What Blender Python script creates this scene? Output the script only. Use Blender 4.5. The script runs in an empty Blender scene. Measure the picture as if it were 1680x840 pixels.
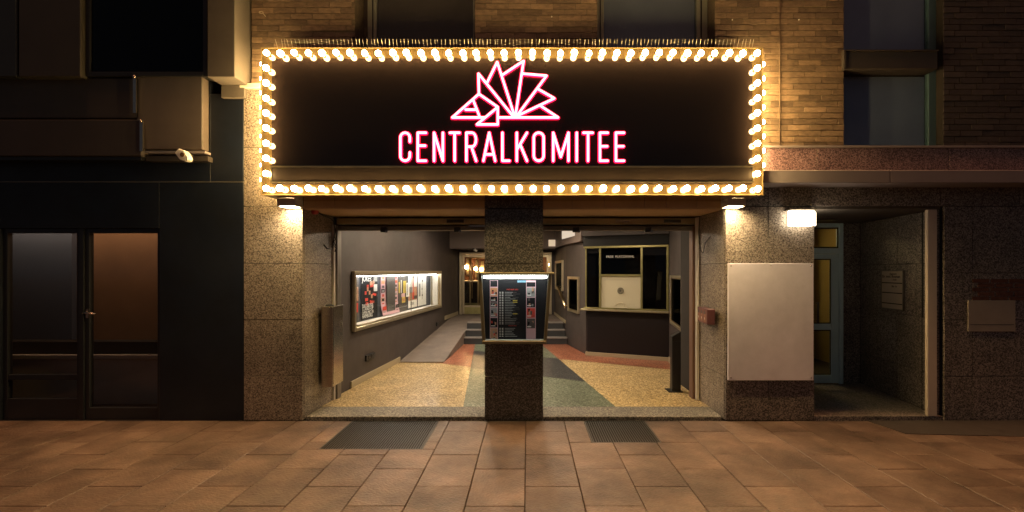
import bpy, bmesh, math, random
from mathutils import Vector, Matrix
random.seed(7)
S = bpy.context.scene
COL = S.collection
R = math.radians

# ---------------------------------------------------------------- camera, light, exposure
FPX, CX, CY, CAMZ = 785.0, 866.0, 445.0, 1.7
cam_d = bpy.data.cameras.new('camera')
cam = bpy.data.objects.new('camera', cam_d); COL.objects.link(cam)
cam.location = (0, 0, CAMZ); cam.rotation_euler = (R(90), 0, 0)
cam_d.sensor_width = 36; cam_d.sensor_fit = 'HORIZONTAL'
cam_d.lens = FPX / 1680 * 36
cam_d.shift_x = (840 - CX) / 1680
cam_d.shift_y = (CY - 420) / 1680
cam_d.clip_start = .05; cam_d.clip_end = 2000
S.camera = cam

W = bpy.data.worlds.new('World'); S.world = W; W.use_nodes = True
wn = W.node_tree.nodes; wl = W.node_tree.links
for n in list(wn): wn.remove(n)
sky = wn.new('ShaderNodeTexSky'); sky.sky_type = 'NISHITA'; sky.sun_disc = False
sky.sun_elevation = R(3); sky.sun_rotation = R(0)
bg = wn.new('ShaderNodeBackground'); bg.inputs[1].default_value = .0025
glow = wn.new('ShaderNodeBackground'); glow.inputs[0].default_value = (.42, .42, .50, 1); glow.inputs[1].default_value = .08
ad = wn.new('ShaderNodeAddShader'); wo = wn.new('ShaderNodeOutputWorld')
wl.new(sky.outputs[0], bg.inputs[0]); wl.new(bg.outputs[0], ad.inputs[0]); wl.new(glow.outputs[0], ad.inputs[1]); wl.new(ad.outputs[0], wo.inputs[0])

# the warm light that the street lamps of the city throw on the pavement from high over the street
sun_d = bpy.data.lights.new('street_light_from_above', 'SUN'); sun_d.energy = 1.6; sun_d.angle = R(14); sun_d.color = (1, .42, .18)
sun = bpy.data.objects.new('street_light_from_above', sun_d); COL.objects.link(sun)
sun.location = (0, -6, 12); sun.rotation_euler = (R(7), R(0), 0)

S.view_settings.view_transform = 'Standard'; S.view_settings.look = 'None'
S.view_settings.exposure = 0; S.view_settings.gamma = 1
S.cycles.use_denoising = True
S.cycles.sample_clamp_indirect = 3.0
S.cycles.max_bounces = 7; S.cycles.diffuse_bounces = 3; S.cycles.glossy_bounces = 4; S.cycles.transmission_bounces = 5
S.cycles.caustics_reflective = False; S.cycles.caustics_refractive = False

def wx(px, Y): return (px - CX) * Y / FPX          # measured positions: photograph pixel at a known distance
def wz(py, Y): return CAMZ - (py - CY) * Y / FPX

# ---------------------------------------------------------------- materials
MATS = {}
def mat(name, col, rough=.6, metal=0, var=0, scale=8, bump=0, bscale=60, coat=0, crough=.05, rand=0, spec=None, stretch=None, col2=None, emit=None, es=0, dirt=0, dscale=1.3, rv=0):
    m = bpy.data.materials.new(name); m.use_nodes = True
    nt = m.node_tree; N = nt.nodes; L = nt.links
    p = N['Principled BSDF']
    p.inputs['Base Color'].default_value = (*col, 1); p.inputs['Roughness'].default_value = rough; p.inputs['Metallic'].default_value = metal
    if spec is not None: p.inputs['Specular IOR Level'].default_value = spec
    if coat: p.inputs['Coat Weight'].default_value = coat; p.inputs['Coat Roughness'].default_value = crough
    if emit: p.inputs['Emission Color'].default_value = (*emit, 1); p.inputs['Emission Strength'].default_value = es
    tc = N.new('ShaderNodeTexCoord'); src = tc.outputs['Object']
    if stretch:
        mp = N.new('ShaderNodeMapping'); mp.inputs['Scale'].default_value = stretch; L.new(src, mp.inputs[0]); src = mp.outputs[0]
    if var or rand or col2:
        nz = N.new('ShaderNodeTexNoise'); nz.inputs['Scale'].default_value = scale; nz.inputs['Detail'].default_value = 6; nz.inputs['Roughness'].default_value = .62
        if rand:
            oi = N.new('ShaderNodeObjectInfo'); va = N.new('ShaderNodeVectorMath'); va.operation = 'ADD'
            mu = N.new('ShaderNodeMath'); mu.operation = 'MULTIPLY'; mu.inputs[1].default_value = 40
            L.new(oi.outputs['Random'], mu.inputs[0]); L.new(src, va.inputs[0]); L.new(mu.outputs[0], va.inputs[1]); L.new(va.outputs[0], nz.inputs['Vector'])
        else: L.new(src, nz.inputs['Vector'])
        rp = N.new('ShaderNodeMapRange'); rp.inputs['From Min'].default_value = .3; rp.inputs['From Max'].default_value = .7
        rp.inputs['To Min'].default_value = 0; rp.inputs['To Max'].default_value = 1; L.new(nz.outputs['Fac'], rp.inputs['Value'])
        mx = N.new('ShaderNodeMix'); mx.data_type = 'RGBA'
        c2 = col2 or tuple(c * (1 - var) for c in col)
        mx.inputs['A'].default_value = (*col, 1); mx.inputs['B'].default_value = (*c2, 1); L.new(rp.outputs[0], mx.inputs['Factor'])
        out = mx.outputs['Result']
        if rand:
            hs = N.new('ShaderNodeHueSaturation'); rm = N.new('ShaderNodeMapRange'); rm.inputs['To Min'].default_value = 1 - rand; rm.inputs['To Max'].default_value = 1 + rand
            L.new(oi.outputs['Random'], rm.inputs['Value']); L.new(rm.outputs[0], hs.inputs['Value']); L.new(out, hs.inputs['Color']); out = hs.outputs['Color']
        if dirt:      # patches of grime and wear that run on across neighbouring pieces
            ge = N.new('ShaderNodeNewGeometry'); n3 = N.new('ShaderNodeTexNoise'); n3.inputs['Scale'].default_value = dscale; n3.inputs['Detail'].default_value = 9; n3.inputs['Roughness'].default_value = .72; L.new(ge.outputs['Position'], n3.inputs['Vector'])
            r3 = N.new('ShaderNodeMapRange'); r3.inputs['From Min'].default_value = .36; r3.inputs['From Max'].default_value = .60; r3.inputs['To Min'].default_value = 1 - dirt; r3.inputs['To Max'].default_value = 1.06; L.new(n3.outputs['Fac'], r3.inputs['Value'])
            m4 = N.new('ShaderNodeVectorMath'); m4.operation = 'SCALE'; L.new(out, m4.inputs[0]); L.new(r3.outputs[0], m4.inputs['Scale']); out = m4.outputs[0]
            v3 = N.new('ShaderNodeTexVoronoi'); v3.inputs['Scale'].default_value = 5; L.new(ge.outputs['Position'], v3.inputs['Vector'])
            r4 = N.new('ShaderNodeMapRange'); r4.inputs['From Min'].default_value = .035; r4.inputs['From Max'].default_value = .065; r4.inputs['To Min'].default_value = .55 if dirt > .4 else .97; r4.inputs['To Max'].default_value = 1; L.new(v3.outputs['Distance'], r4.inputs['Value'])
            m5 = N.new('ShaderNodeVectorMath'); m5.operation = 'SCALE'; L.new(out, m5.inputs[0]); L.new(r4.outputs[0], m5.inputs['Scale']); out = m5.outputs[0]
        if rv:
            r5 = N.new('ShaderNodeMapRange'); r5.inputs['To Min'].default_value = rough - rv; r5.inputs['To Max'].default_value = rough + rv; L.new(nz.outputs['Fac'], r5.inputs['Value']); L.new(r5.outputs[0], p.inputs['Roughness'])
        L.new(out, p.inputs['Base Color'])
    if bump:
        nb = N.new('ShaderNodeTexNoise'); nb.inputs['Scale'].default_value = bscale; nb.inputs['Detail'].default_value = 5; L.new(src, nb.inputs['Vector'])
        b = N.new('ShaderNodeBump'); b.inputs['Strength'].default_value = bump; b.inputs['Distance'].default_value = .01
        L.new(nb.outputs['Fac'], b.inputs['Height']); L.new(b.outputs[0], p.inputs['Normal'])
    MATS[name] = m
    return m

def granite(name, cols, scale=70, rough=.5, coat=.0, crough=.15, rand=.08):
    """cols: (position, rgb) stops of the crystals"""
    m = bpy.data.materials.new(name); m.use_nodes = True
    N = m.node_tree.nodes; L = m.node_tree.links; p = N['Principled BSDF']
    tc = N.new('ShaderNodeTexCoord')
    oi = N.new('ShaderNodeObjectInfo')
    v = N.new('ShaderNodeTexVoronoi'); v.inputs['Scale'].default_value = scale; L.new(tc.outputs['Object'], v.inputs['Vector'])
    n = N.new('ShaderNodeTexNoise'); n.inputs['Scale'].default_value = scale * .9; n.inputs['Detail'].default_value = 4; n.inputs['Roughness'].default_value = .7; L.new(tc.outputs['Object'], n.inputs['Vector'])
    n2 = N.new('ShaderNodeTexNoise'); n2.inputs['Scale'].default_value = 2.3; n2.inputs['Detail'].default_value = 5; L.new(tc.outputs['Object'], n2.inputs['Vector'])
    sp = N.new('ShaderNodeSeparateColor'); L.new(v.outputs['Color'], sp.inputs[0])
    ml = N.new('ShaderNodeMath'); ml.operation = 'MULTIPLY_ADD'; ml.inputs[1].default_value = .45; L.new(sp.outputs[0], ml.inputs[0])
    m2 = N.new('ShaderNodeMath'); m2.operation = 'MULTIPLY'; m2.inputs[1].default_value = .62; L.new(n.outputs['Fac'], m2.inputs[0]); L.new(m2.outputs[0], ml.inputs[2])
    cr = N.new('ShaderNodeValToRGB'); e = cr.color_ramp.elements
    while len(e) > 1: e.remove(e[0])
    e[0].position = cols[0][0]; e[0].color = (*cols[0][1], 1)
    for pos, c in cols[1:]:
        k = e.new(pos); k.color = (*c, 1)
    L.new(ml.outputs[0], cr.inputs[0])
    hs = N.new('ShaderNodeHueSaturation'); a = N.new('ShaderNodeMath'); a.operation = 'MULTIPLY_ADD'; a.inputs[1].default_value = 2 * rand
    a2 = N.new('ShaderNodeMath'); a2.operation = 'MULTIPLY_ADD'; a2.inputs[1].default_value = .9; a2.inputs[2].default_value = .55 - rand
    L.new(n2.outputs['Fac'], a2.inputs[0]); L.new(oi.outputs['Random'], a.inputs[0]); L.new(a2.outputs[0], a.inputs[2]); L.new(a.outputs[0], hs.inputs['Value'])
    L.new(cr.outputs[0], hs.inputs['Color']); L.new(hs.outputs[0], p.inputs['Base Color'])
    p.inputs['Roughness'].default_value = rough
    if coat: p.inputs['Coat Weight'].default_value = coat; p.inputs['Coat Roughness'].default_value = crough
    b = N.new('ShaderNodeBump'); b.inputs['Strength'].default_value = .25; b.inputs['Distance'].default_value = .004; L.new(n.outputs['Fac'], b.inputs['Height']); L.new(b.outputs[0], p.inputs['Normal'])
    return m

def emitter(name, col, s):
    return mat(name, (0, 0, 0), .5, emit=col, es=s, spec=0)

def glass(name, tint=(1, 1, 1), rough=0.0, refl=1.0):
    """thin pane: mostly clear with a mirror reflection growing at grazing angles"""
    m = bpy.data.materials.new(name); m.use_nodes = True
    N = m.node_tree.nodes; L = m.node_tree.links
    for n in list(N): N.remove(n)
    o = N.new('ShaderNodeOutputMaterial'); t = N.new('ShaderNodeBsdfTransparent'); t.inputs[0].default_value = (*tint, 1)
    g = N.new('ShaderNodeBsdfGlossy'); g.inputs['Roughness'].default_value = rough; f = N.new('ShaderNodeFresnel'); f.inputs[0].default_value = 1.5
    mu = N.new('ShaderNodeMath'); mu.operation = 'MULTIPLY'; mu.inputs[1].default_value = refl
    ge = N.new('ShaderNodeNewGeometry'); iv = N.new('ShaderNodeMath'); iv.operation = 'SUBTRACT'; iv.inputs[0].default_value = 1; L.new(ge.outputs['Backfacing'], iv.inputs[1])
    m3 = N.new('ShaderNodeMath'); m3.operation = 'MULTIPLY'; L.new(mu.outputs[0], m3.inputs[0]); L.new(iv.outputs[0], m3.inputs[1])   # the far face of the pane only lets through
    x = N.new('ShaderNodeMixShader'); L.new(f.outputs[0], mu.inputs[0]); L.new(m3.outputs[0], x.inputs[0]); L.new(t.outputs[0], x.inputs[1]); L.new(g.outputs[0], x.inputs[2]); L.new(x.outputs[0], o.inputs[0])
    return m

GR = granite('granite', [(.28, (.03, .022, .018)), (.38, (.085, .064, .050)), (.50, (.19, .15, .122)), (.66, (.29, .24, .20)), (.8, (.38, .33, .28))], 105, .42, .25, .2)
GR_D = granite('granite_dark', [(.30, (.009, .009, .010)), (.45, (.024, .023, .024)), (.58, (.065, .06, .06)), (.72, (.15, .14, .135))], 95, .35, .5, .12)
GR_B = granite('granite_brown', [(.30, (.024, .021, .02)), (.42, (.075, .064, .057)), (.55, (.16, .135, .122)), (.7, (.29, .25, .225))], 90, .5)
GR_R = granite('granite_red', [(.30, (.05, .02, .02)), (.42, (.10, .055, .055)), (.56, (.22, .125, .13)), (.7, (.34, .22, .23))], 100, .45, .2, .2)
SILLSTONE = granite('threshold_granite', [(.30, (.05, .045, .04)), (.45, (.12, .105, .09)), (.6, (.22, .19, .16)), (.75, (.34, .30, .25))], 80, .6)
def terr(name, a, b, c): return granite(name, [(.30, tuple(x * .45 for x in a)), (.42, a), (.58, b), (.74, c)], 64, .38, .35, .18, .03)
T_Y = terr('terrazzo_yellow', (.33, .22, .09), (.53, .37, .165), (.78, .62, .36))
T_G = terr('terrazzo_green', (.075, .10, .065), (.13, .16, .11), (.32, .34, .27))
T_K = terr('terrazzo_black', (.012, .014, .02), (.025, .028, .035), (.14, .14, .14))
T_R = terr('terrazzo_red', (.22, .06, .03), (.36, .11, .055), (.52, .26, .17))
MORTAR = mat('mortar', (.15, .11, .07), .9, var=.4, scale=30, bump=.4)
BRICK = mat('brick', (.235, .155, .095), .62, var=.5, scale=14, bump=.6, bscale=90, rand=.4, stretch=(1, 1, 3))
PLASTER = mat('plaster', (.095, .078, .066), .8, var=.15, scale=5, bump=.3, bscale=200)
BLACKWALL = mat('black_cladding', (.011, .0145, .025), .45, var=.35, scale=3, rv=.3, dirt=.3, bump=.05, bscale=20, spec=.35)
BLACK = mat('black_paint', (.012, .012, .013), .4)
BLACKMATT = mat('black_matt', (.006, .006, .007), .8)
AWN = mat('awning_brown', (.046, .036, .031), .55, var=.2, scale=3)
BOXM = mat('brown_box_metal', (.115, .09, .078), .5, var=.2, scale=4, bump=.1, bscale=120)
SLAB = mat('paving_slab', (.195, .137, .106), .46, scale=2.2, bump=.8, bscale=45, rand=.12, col2=(.088, .054, .039), dirt=.58, rv=.2)
JOINT = mat('joint_sand', (.022, .017, .014), .95, var=.3, scale=40)
PATCH = mat('dark_ground', (.045, .038, .035), .7, var=.4, scale=5, bump=.4)
ASPH = mat('asphalt', (.05, .048, .045), .9, var=.3, scale=20)
HALL = mat('hall_wall_paint', (.064, .051, .048), .6, dirt=.2, rv=.12, var=.15, scale=2.2, bump=.06, bscale=90)
HALL2 = mat('hall_bulkhead_paint', (.15, .118, .105), .6, var=.1, scale=3)
PLUM = mat('booth_front_paint', (.011, .0065, .008), .5, spec=.3)
CEIL = mat('hall_ceiling_paint', (.14, .12, .11), .7)
BRASS = mat('brass', (.62, .50, .30), .28, metal=1, var=.2, scale=9)
BRASSP = mat('pale_anodised_frame', (.66, .58, .42), .32, metal=.85, var=.12, scale=9)
BRASSG = mat('greenish_brass', (.42, .38, .17), .35, metal=.8, var=.25, scale=7)
BASEB = mat('skirting_paint', (.38, .32, .21), .45)
STEEL = mat('brushed_steel', (.60, .54, .46), .22, metal=1, var=.25, scale=5, stretch=(1, 1, 14), bump=.06, bscale=50)
GREYMET = mat('grey_metal', (.20, .18, .16), .45, metal=.6, var=.2, scale=6)
BRONZE = mat('bronze_header', (.38, .33, .21), .45, metal=.5, var=.25, scale=4)
SOFF = mat('polished_soffit', (.6, .42, .24), .09, metal=.9, var=.15, scale=2)
LINT = mat('lintel_panel', (.72, .52, .27), .3, var=.2, scale=3, coat=.6)
SOFFR = mat('soffit_paint', (.5, .34, .2), .6, var=.1, scale=3)
WHITE = mat('white_paint', (.78, .74, .68), .5)
BOARD = mat('board_white', (.80, .75, .86), .45, dirt=.10, rv=.1, var=.08, scale=1.6)
PANELW = mat('panel_grey', (.34, .29, .25), .6, var=.15, scale=5)
CREAM = mat('cream_panel', (.55, .50, .36), .45)
TRIM = mat('pale_trim', (.60, .50, .42), .6, var=.1, scale=5)
FRAMEG = mat('pale_green_frame', (.30, .31, .25), .5, var=.15, scale=4)
FRAMET = mat('teal_frame', (.55, .74, .84), .45, var=.1, scale=4)
DARKFR = mat('dark_frame', (.014, .015, .019), .35)
CABINET = mat('sign_cabinet', (.14, .095, .04), .3, metal=.3, coat=.6, crough=.08)
FACE = mat('sign_face', (.0115, .0075, .0062), .5, coat=1, crough=.035, spec=0)
BAND = mat('bulb_glow_band', (.032, .0215, .0095), .45, coat=1, crough=.05, spec=0)  # gold tone paints the bulbs' glow onto this band
GRATEM = mat('grate_metal', (.075, .072, .07), .45, metal=.5)
STRIPB = mat('sign_lower_box', (.032, .022, .016), .4, spec=.2, coat=.35, crough=.1, var=.3, scale=3)
REDC = mat('red_plastic', (.42, .035, .03), .35)
RUBBER = mat('black_rubber', (.015, .015, .015), .6)
RAMPM = mat('ramp_carpet', (.21, .17, .145), .8, dirt=.3, var=.2, scale=4, bump=.3, bscale=150)
STEPM = mat('step_stone', (.22, .20, .19), .5, var=.3, scale=20)
STEPF = mat('step_riser', (.03, .032, .035), .4)
BLIND = mat('roller_blind', (.24, .28, .38), .7, var=.12, scale=3)
BLIND2 = mat('window_dark_blind', (.06, .025, .02), .6, var=.3, scale=2)
SKYTINT = mat('window_sky_tint', (.20, .25, .42), .7, var=.15, scale=2)  # blue of the reflected dusk sky is painted into this colour
ROOMBR = mat('room_reflected_brown', (.34, .19, .10), .8, var=.2, scale=2)  # brown of the street's reflection is painted into the room colour
ROOMYE = mat('stair_yellow_paint', (.55, .42, .16), .7, var=.1, scale=1)
ROOMDK = mat('room_dark', (.03, .022, .018), .8)
WOODF = mat('foyer_wood', (.16, .065, .03), .35, var=.4, scale=5)
RAILM = mat('grey_sill_metal', (.26, .22, .225), .5, var=.15, scale=3)
PINK = mat('print_pink', (.62, .38, .42), .5); PRED = mat('print_red', (.55, .05, .03), .5); PBLK = mat('print_black', (.007, .007, .009), .6, spec=.2)
PWHT = mat('print_white', (.78, .76, .72), .5); PGRY = mat('print_grey', (.32, .32, .31), .5, var=.4, scale=30); PYEL = mat('print_yellow', (.62, .48, .08), .5)
PSKN = mat('print_skin', (.55, .30, .18), .5, var=.4, scale=25); PBLU = mat('print_blue', (.14, .30, .42), .5); PDRK = mat('print_dark', (.07, .06, .055), .5)
PORG = mat('print_orange', (.50, .22, .10), .5)
G_CLEAR = glass('clear_glass', (.96, .97, .96)); G_DARK = glass('dark_glass', (.35, .37, .4), .02, .6); G_CASE = glass('case_glass', (.97, .98, .97), 0, .5)
G_BOOTH = glass('booth_glass', (.5, .52, .55), .02, .9)
G_HALLW = glass('hall_window_glass', (.3, .3, .32), .05, .12)
G_SHOP = glass('shop_glass', (.9, .88, .86), .05, 1.0)
E_BULB = emitter('bulb_glow', (1, .675, .26), 172)
E_NEON = emitter('neon_core', (1, .72, .78), 2.2)
E_RED = emitter('neon_red', (1, .007, .042), 12.0)
E_TUBE = emitter('tube_white', (.93, 1, .97), 24)
E_CASE = emitter('case_tube_warm', (1, .95, .88), 34)
E_WALL = emitter('wall_lamp_glow', (1, .84, .58), 12)
E_DOWN = emitter('downlight_glow', (1, .76, .40), 300)
E_CEIL = emitter('ceiling_light_glow', (1, .79, .55), 520)
E_FOY = emitter('foyer_lamp_glow', (1, .60, .25), 70)
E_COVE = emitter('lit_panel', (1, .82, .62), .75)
E_ROOM = emitter('added_lamp_glow', (1, .70, .45), 9)

# ---------------------------------------------------------------- mesh helpers
ROOTLOC = {}
def box(bm, x0, y0, z0, x1, y1, z1, mi=0):
    vs = [bm.verts.new(c) for c in ((x0,y0,z0),(x1,y0,z0),(x1,y1,z0),(x0,y1,z0),(x0,y0,z1),(x1,y0,z1),(x1,y1,z1),(x0,y1,z1))]
    fs = []
    for f in ((0,3,2,1),(4,5,6,7),(0,1,5,4),(1,2,6,5),(2,3,7,6),(3,0,4,7)):
        k = bm.faces.new([vs[i] for i in f]); k.material_index = mi; fs.append(k)
    return fs
def prism(bm, pts, z0, z1, mi=0):
    """vertical prism over plan points (counter-clockwise)"""
    a = [bm.verts.new((p[0], p[1], z0)) for p in pts]; b = [bm.verts.new((p[0], p[1], z1)) for p in pts]
    n = len(pts)
    bm.faces.new(a[::-1]).material_index = mi; bm.faces.new(b).material_index = mi
    for i in range(n): bm.faces.new((a[i], a[(i+1) % n], b[(i+1) % n], b[i])).material_index = mi
def xprism(bm, pts, y0, y1, mi=0):
    """prism over (x, z) outline along y"""
    a = [bm.verts.new((p[0], y0, p[1])) for p in pts]; b = [bm.verts.new((p[0], y1, p[1])) for p in pts]
    n = len(pts)
    bm.faces.new(a).material_index = mi; bm.faces.new(b[::-1]).material_index = mi
    for i in range(n): bm.faces.new((a[(i+1) % n], a[i], b[i], b[(i+1) % n])).material_index = mi
class Seg:
    """a vertical plane seen from its front: s runs left to right as the viewer sees it, t goes INTO the wall, z is height"""
    def __init__(s, p0, p1):
        s.p0 = Vector((p0[0], p0[1], 0)); d = Vector((p1[0]-p0[0], p1[1]-p0[1], 0)); s.L = d.length; s.u = d.normalized(); s.n = Vector((-s.u.y, s.u.x, 0))
    def pt(s, a, t, z): return s.p0 + s.u * a + s.n * t + Vector((0, 0, z))
    def box(s, bm, a0, a1, z0, z1, t0, t1, mi=0):
        c = [s.pt(a, t, z) for z in (z0, z1) for (a, t) in ((a0, t0), (a1, t0), (a1, t1), (a0, t1))]
        vs = [bm.verts.new(v) for v in c]
        for f in ((0,3,2,1),(4,5,6,7),(0,1,5,4),(1,2,6,5),(2,3,7,6),(3,0,4,7)): bm.faces.new([vs[i] for i in f]).material_index = mi
    def frame(s, bm, a0, a1, z0, z1, w, t0, t1, mi=0):
        s.box(bm, a0, a0+w, z0, z1, t0, t1, mi); s.box(bm, a1-w, a1, z0, z1, t0, t1, mi)
        s.box(bm, a0+w, a1-w, z1-w, z1, t0, t1, mi); s.box(bm, a0+w, a1-w, z0, z0+w, t0, t1, mi)
    def quad(s, bm, a0, a1, z0, z1, t, mi=0):
        bm.faces.new([bm.verts.new(s.pt(a, t, z)) for a, z in ((a0, z0), (a1, z0), (a1, z1), (a0, z1))]).material_index = mi
    def text(s, bm, body, a, z, size, t, mi=0, align='LEFT', ex=.0008):
        cu = bpy.data.curves.new('t', 'FONT'); cu.body = body; cu.size = size; cu.align_x = align; cu.extrude = ex; cu.resolution_u = 2
        o = bpy.data.objects.new('t', cu); me = bpy.data.meshes.new_from_object(o)
        M = Matrix(((s.u.x, 0, -s.n.x, 0), (s.u.y, 0, -s.n.y, 0), (0, 1, 0, 0), (0, 0, 0, 1)))
        M.translation = s.pt(a, t, z); me.transform(M)
        n0 = len(bm.faces); bm.from_mesh(me); bm.faces.ensure_lookup_table()
        for f in bm.faces[n0:]: f.material_index = mi
        bpy.data.objects.remove(o); bpy.data.curves.remove(cu); bpy.data.meshes.remove(me)
def tube(bm, pts, r, seg=8, cap=True, mi=0):
    pts = [Vector(p) for p in pts]; rings = []
    prev = None
    for i, p in enumerate(pts):
        if i == 0: d = pts[1] - p
        elif i == len(pts) - 1: d = p - pts[i-1]
        else: d = (pts[i+1] - p).normalized() + (p - pts[i-1]).normalized()
        d = d.normalized()
        if prev is None:
            a = d.cross(Vector((0, 0, 1))) if abs(d.z) < .9 else d.cross(Vector((1, 0, 0)))
        else: a = prev - d * prev.dot(d)
        a.normalize(); prev = a; b = d.cross(a)
        rings.append([bm.verts.new(p + (a * math.cos(k * 2 * math.pi / seg) + b * math.sin(k * 2 * math.pi / seg)) * r) for k in range(seg)])
    for i in range(len(rings) - 1):
        for k in range(seg):
            f = bm.faces.new((rings[i][k], rings[i][(k+1) % seg], rings[i+1][(k+1) % seg], rings[i+1][k])); f.smooth = True; f.material_index = mi
    if cap:
        bm.faces.new(rings[0][::-1]).material_index = mi; bm.faces.new(rings[-1]).material_index = mi
def ball(bm, c, r, sub=2, mi=0, sc=(1, 1, 1)):
    M = Matrix.Translation(c) @ Matrix.Diagonal((*sc, 1))
    n0 = len(bm.faces); bmesh.ops.create_icosphere(bm, subdivisions=sub, radius=r, matrix=M)
    bm.faces.ensure_lookup_table()
    for f in bm.faces[n0:]: f.smooth = True; f.material_index = mi
def bev(bm, w, seg=1):
    bmesh.ops.bevel(bm, geom=list(bm.edges), offset=w, segments=seg, profile=.6, affect='EDGES', clamp_overlap=True)
def obj(name, bm, m, parent=None, bevel=0, origin=None):
    """one mesh object; the bmesh is in world coordinates"""
    if bevel: bev(bm, bevel)
    off = Vector((0, 0, 0))
    if parent is not None: off = ROOTLOC[parent.name]
    loc = Vector(origin) if origin is not None else None
    if loc is not None: bmesh.ops.translate(bm, verts=bm.verts, vec=-loc)
    elif off.length: bmesh.ops.translate(bm, verts=bm.verts, vec=-off)
    me = bpy.data.meshes.new(name); bm.to_mesh(me); bm.free()
    for k in (m if isinstance(m, (list, tuple)) else [m]): me.materials.append(k)
    o = bpy.data.objects.new(name, me); COL.objects.link(o)
    if parent is not None: o.parent = parent
    if loc is not None: o.location = loc - off
    ROOTLOC[o.name] = loc if loc is not None else off
    return o
def thing(name, label, cat, loc=(0, 0, 0), group=None):
    o = bpy.data.objects.new(name, None); COL.objects.link(o); o.location = loc; o.empty_display_size = .1
    o['label'] = label; o['category'] = cat
    if group: o['group'] = group
    ROOTLOC[o.name] = Vector(loc); return o
def tag(o, label, cat, group=None):
    o['label'] = label; o['category'] = cat
    if group: o['group'] = group
    return o
def struct(o): o['kind'] = 'structure'; return o
def B(): return bmesh.new()
def inst(name, me, parent, pos):
    o = bpy.data.objects.new(name, me); COL.objects.link(o); o.parent = parent; o.location = Vector(pos) - ROOTLOC[parent.name]; return o

Y0 = 5.447
F = Seg((0, Y0), (1, Y0))             # the facade plane; s = x
# ================================================================ GROUND AND PAVING
bm = B(); box(bm, -120, -120, -.5, 120, 2.0, -.16); struct(obj('road', bm, ASPH))
bm = B(); box(bm, -120, Y0, -.5, 120, 120, -.05); struct(obj('ground', bm, ASPH))
bm = B(); box(bm, -40, 2.0, -.4, 40, Y0, -.03); pave = struct(obj('pavement', bm, JOINT))
GRATES = [(-2.0, 4.57, -1.01, 5.44), (.635, 4.75, 1.33, 5.44)]
w, d = .433, .65
slab_cache = {}
def slab(x0, y0, x1, y1):
    key = (round(x1-x0, 3), round(y1-y0, 3))
    if key not in slab_cache:
        b = B(); box(b, -(x1-x0)/2+.003, -(y1-y0)/2+.003, -.05, (x1-x0)/2-.003, (y1-y0)/2-.003, 0)
        top = [e for e in b.edges if all(v.co.z > -.01 for v in e.verts)]
        bmesh.ops.bevel(b, geom=top, offset=.003, segments=1, affect='EDGES')
        me = bpy.data.meshes.new('paving_slab'); b.to_mesh(me); b.free(); me.materials.append(SLAB); slab_cache[key] = me
    o = inst('paving_slab', slab_cache[key], pave, ((x0+x1)/2, (y0+y1)/2, random.uniform(-.0025, .0012)))
    o.rotation_euler = (random.uniform(-.003, .003), random.uniform(-.003, .003), 0)
xs = [-.022 + w * k for k in range(-15, 15)]
for i, xa in enumerate(xs):
    xb = xa + w; k = i - 15
    ph = 4.766 if k % 2 else 4.434
    cuts = sorted([ph + d * j for j in range(-4, 3) if 2.3 < ph + d * j < Y0 - .06])
    ys = [2.02] + cuts + [Y0 - .004]
    if ys[1] - ys[0] < .15: ys.pop(1)
    for a, b_ in zip(ys[:-1], ys[1:]):
        # cut slabs that meet a grate
        rects = [(xa, a, xb, b_)]
        for g in GRATES:
            nr = []
            for r in rects:
                ix0, iy0, ix1, iy1 = max(r[0], g[0]), max(r[1], g[1]), min(r[2], g[2]), min(r[3], g[3])
                if ix1 - ix0 < .002 or iy1 - iy0 < .002: nr.append(r); continue
                if iy0 - r[1] > .02: nr.append((r[0], r[1], r[2], iy0))
                if r[3] - iy1 > .02: nr.append((r[0], iy1, r[2], r[3]))
                if ix0 - r[0] > .02: nr.append((r[0], iy0, ix0, iy1))
                if r[2] - ix1 > .02: nr.append((ix1, iy0, r[2], iy1))
            rects = nr
        for r in rects: slab(*r)
# dark patch on the paving at the right, in front of the alcove
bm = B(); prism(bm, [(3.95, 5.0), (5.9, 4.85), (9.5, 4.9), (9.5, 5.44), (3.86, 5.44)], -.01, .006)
tag(obj('ground_patch', bm, PATCH), 'dark flush patch on the pavement before the right alcove and granite wall', 'ground plate')
for gi, g in enumerate(GRATES):
    t = thing('floor_grate', ['large metal mesh grate in the pavement left of the middle pillar', 'smaller metal mesh grate in the pavement right of the middle pillar'][gi], 'floor grate', (g[0], g[1], 0), 'grates in front of the entrance')
    bm = B(); x0, y0, x1, y1 = g; f = .014
    box(bm, x0, y0, -.03, x1, y0+f, 0); box(bm, x0, y1-f, -.03, x1, y1, 0); box(bm, x0, y0+f, -.03, x0+f, y1-f, 0); box(bm, x1-f, y0+f, -.03, x1, y1-f, 0)
    obj('grate_frame', bm, GRATEM, t)
    bm = B(); n = int((x1-x0-2*f)/.024)
    for k in range(n):
        xx = x0+f+(k+.5)*(x1-x0-2*f)/n; box(bm, xx-.0035, y0+f, -.022, xx+.0035, y1-f, -.003)
    n = int((y1-y0-2*f)/.024)
    for k in range(n):
        yy = y0+f+(k+.5)*(y1-y0-2*f)/n; box(bm, x0+f, yy-.003, -.020, x1-f, yy+.003, -.0045)
    o = obj('grate_bars', bm, GRATEM, t); o['kind'] = 'stuff'

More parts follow.
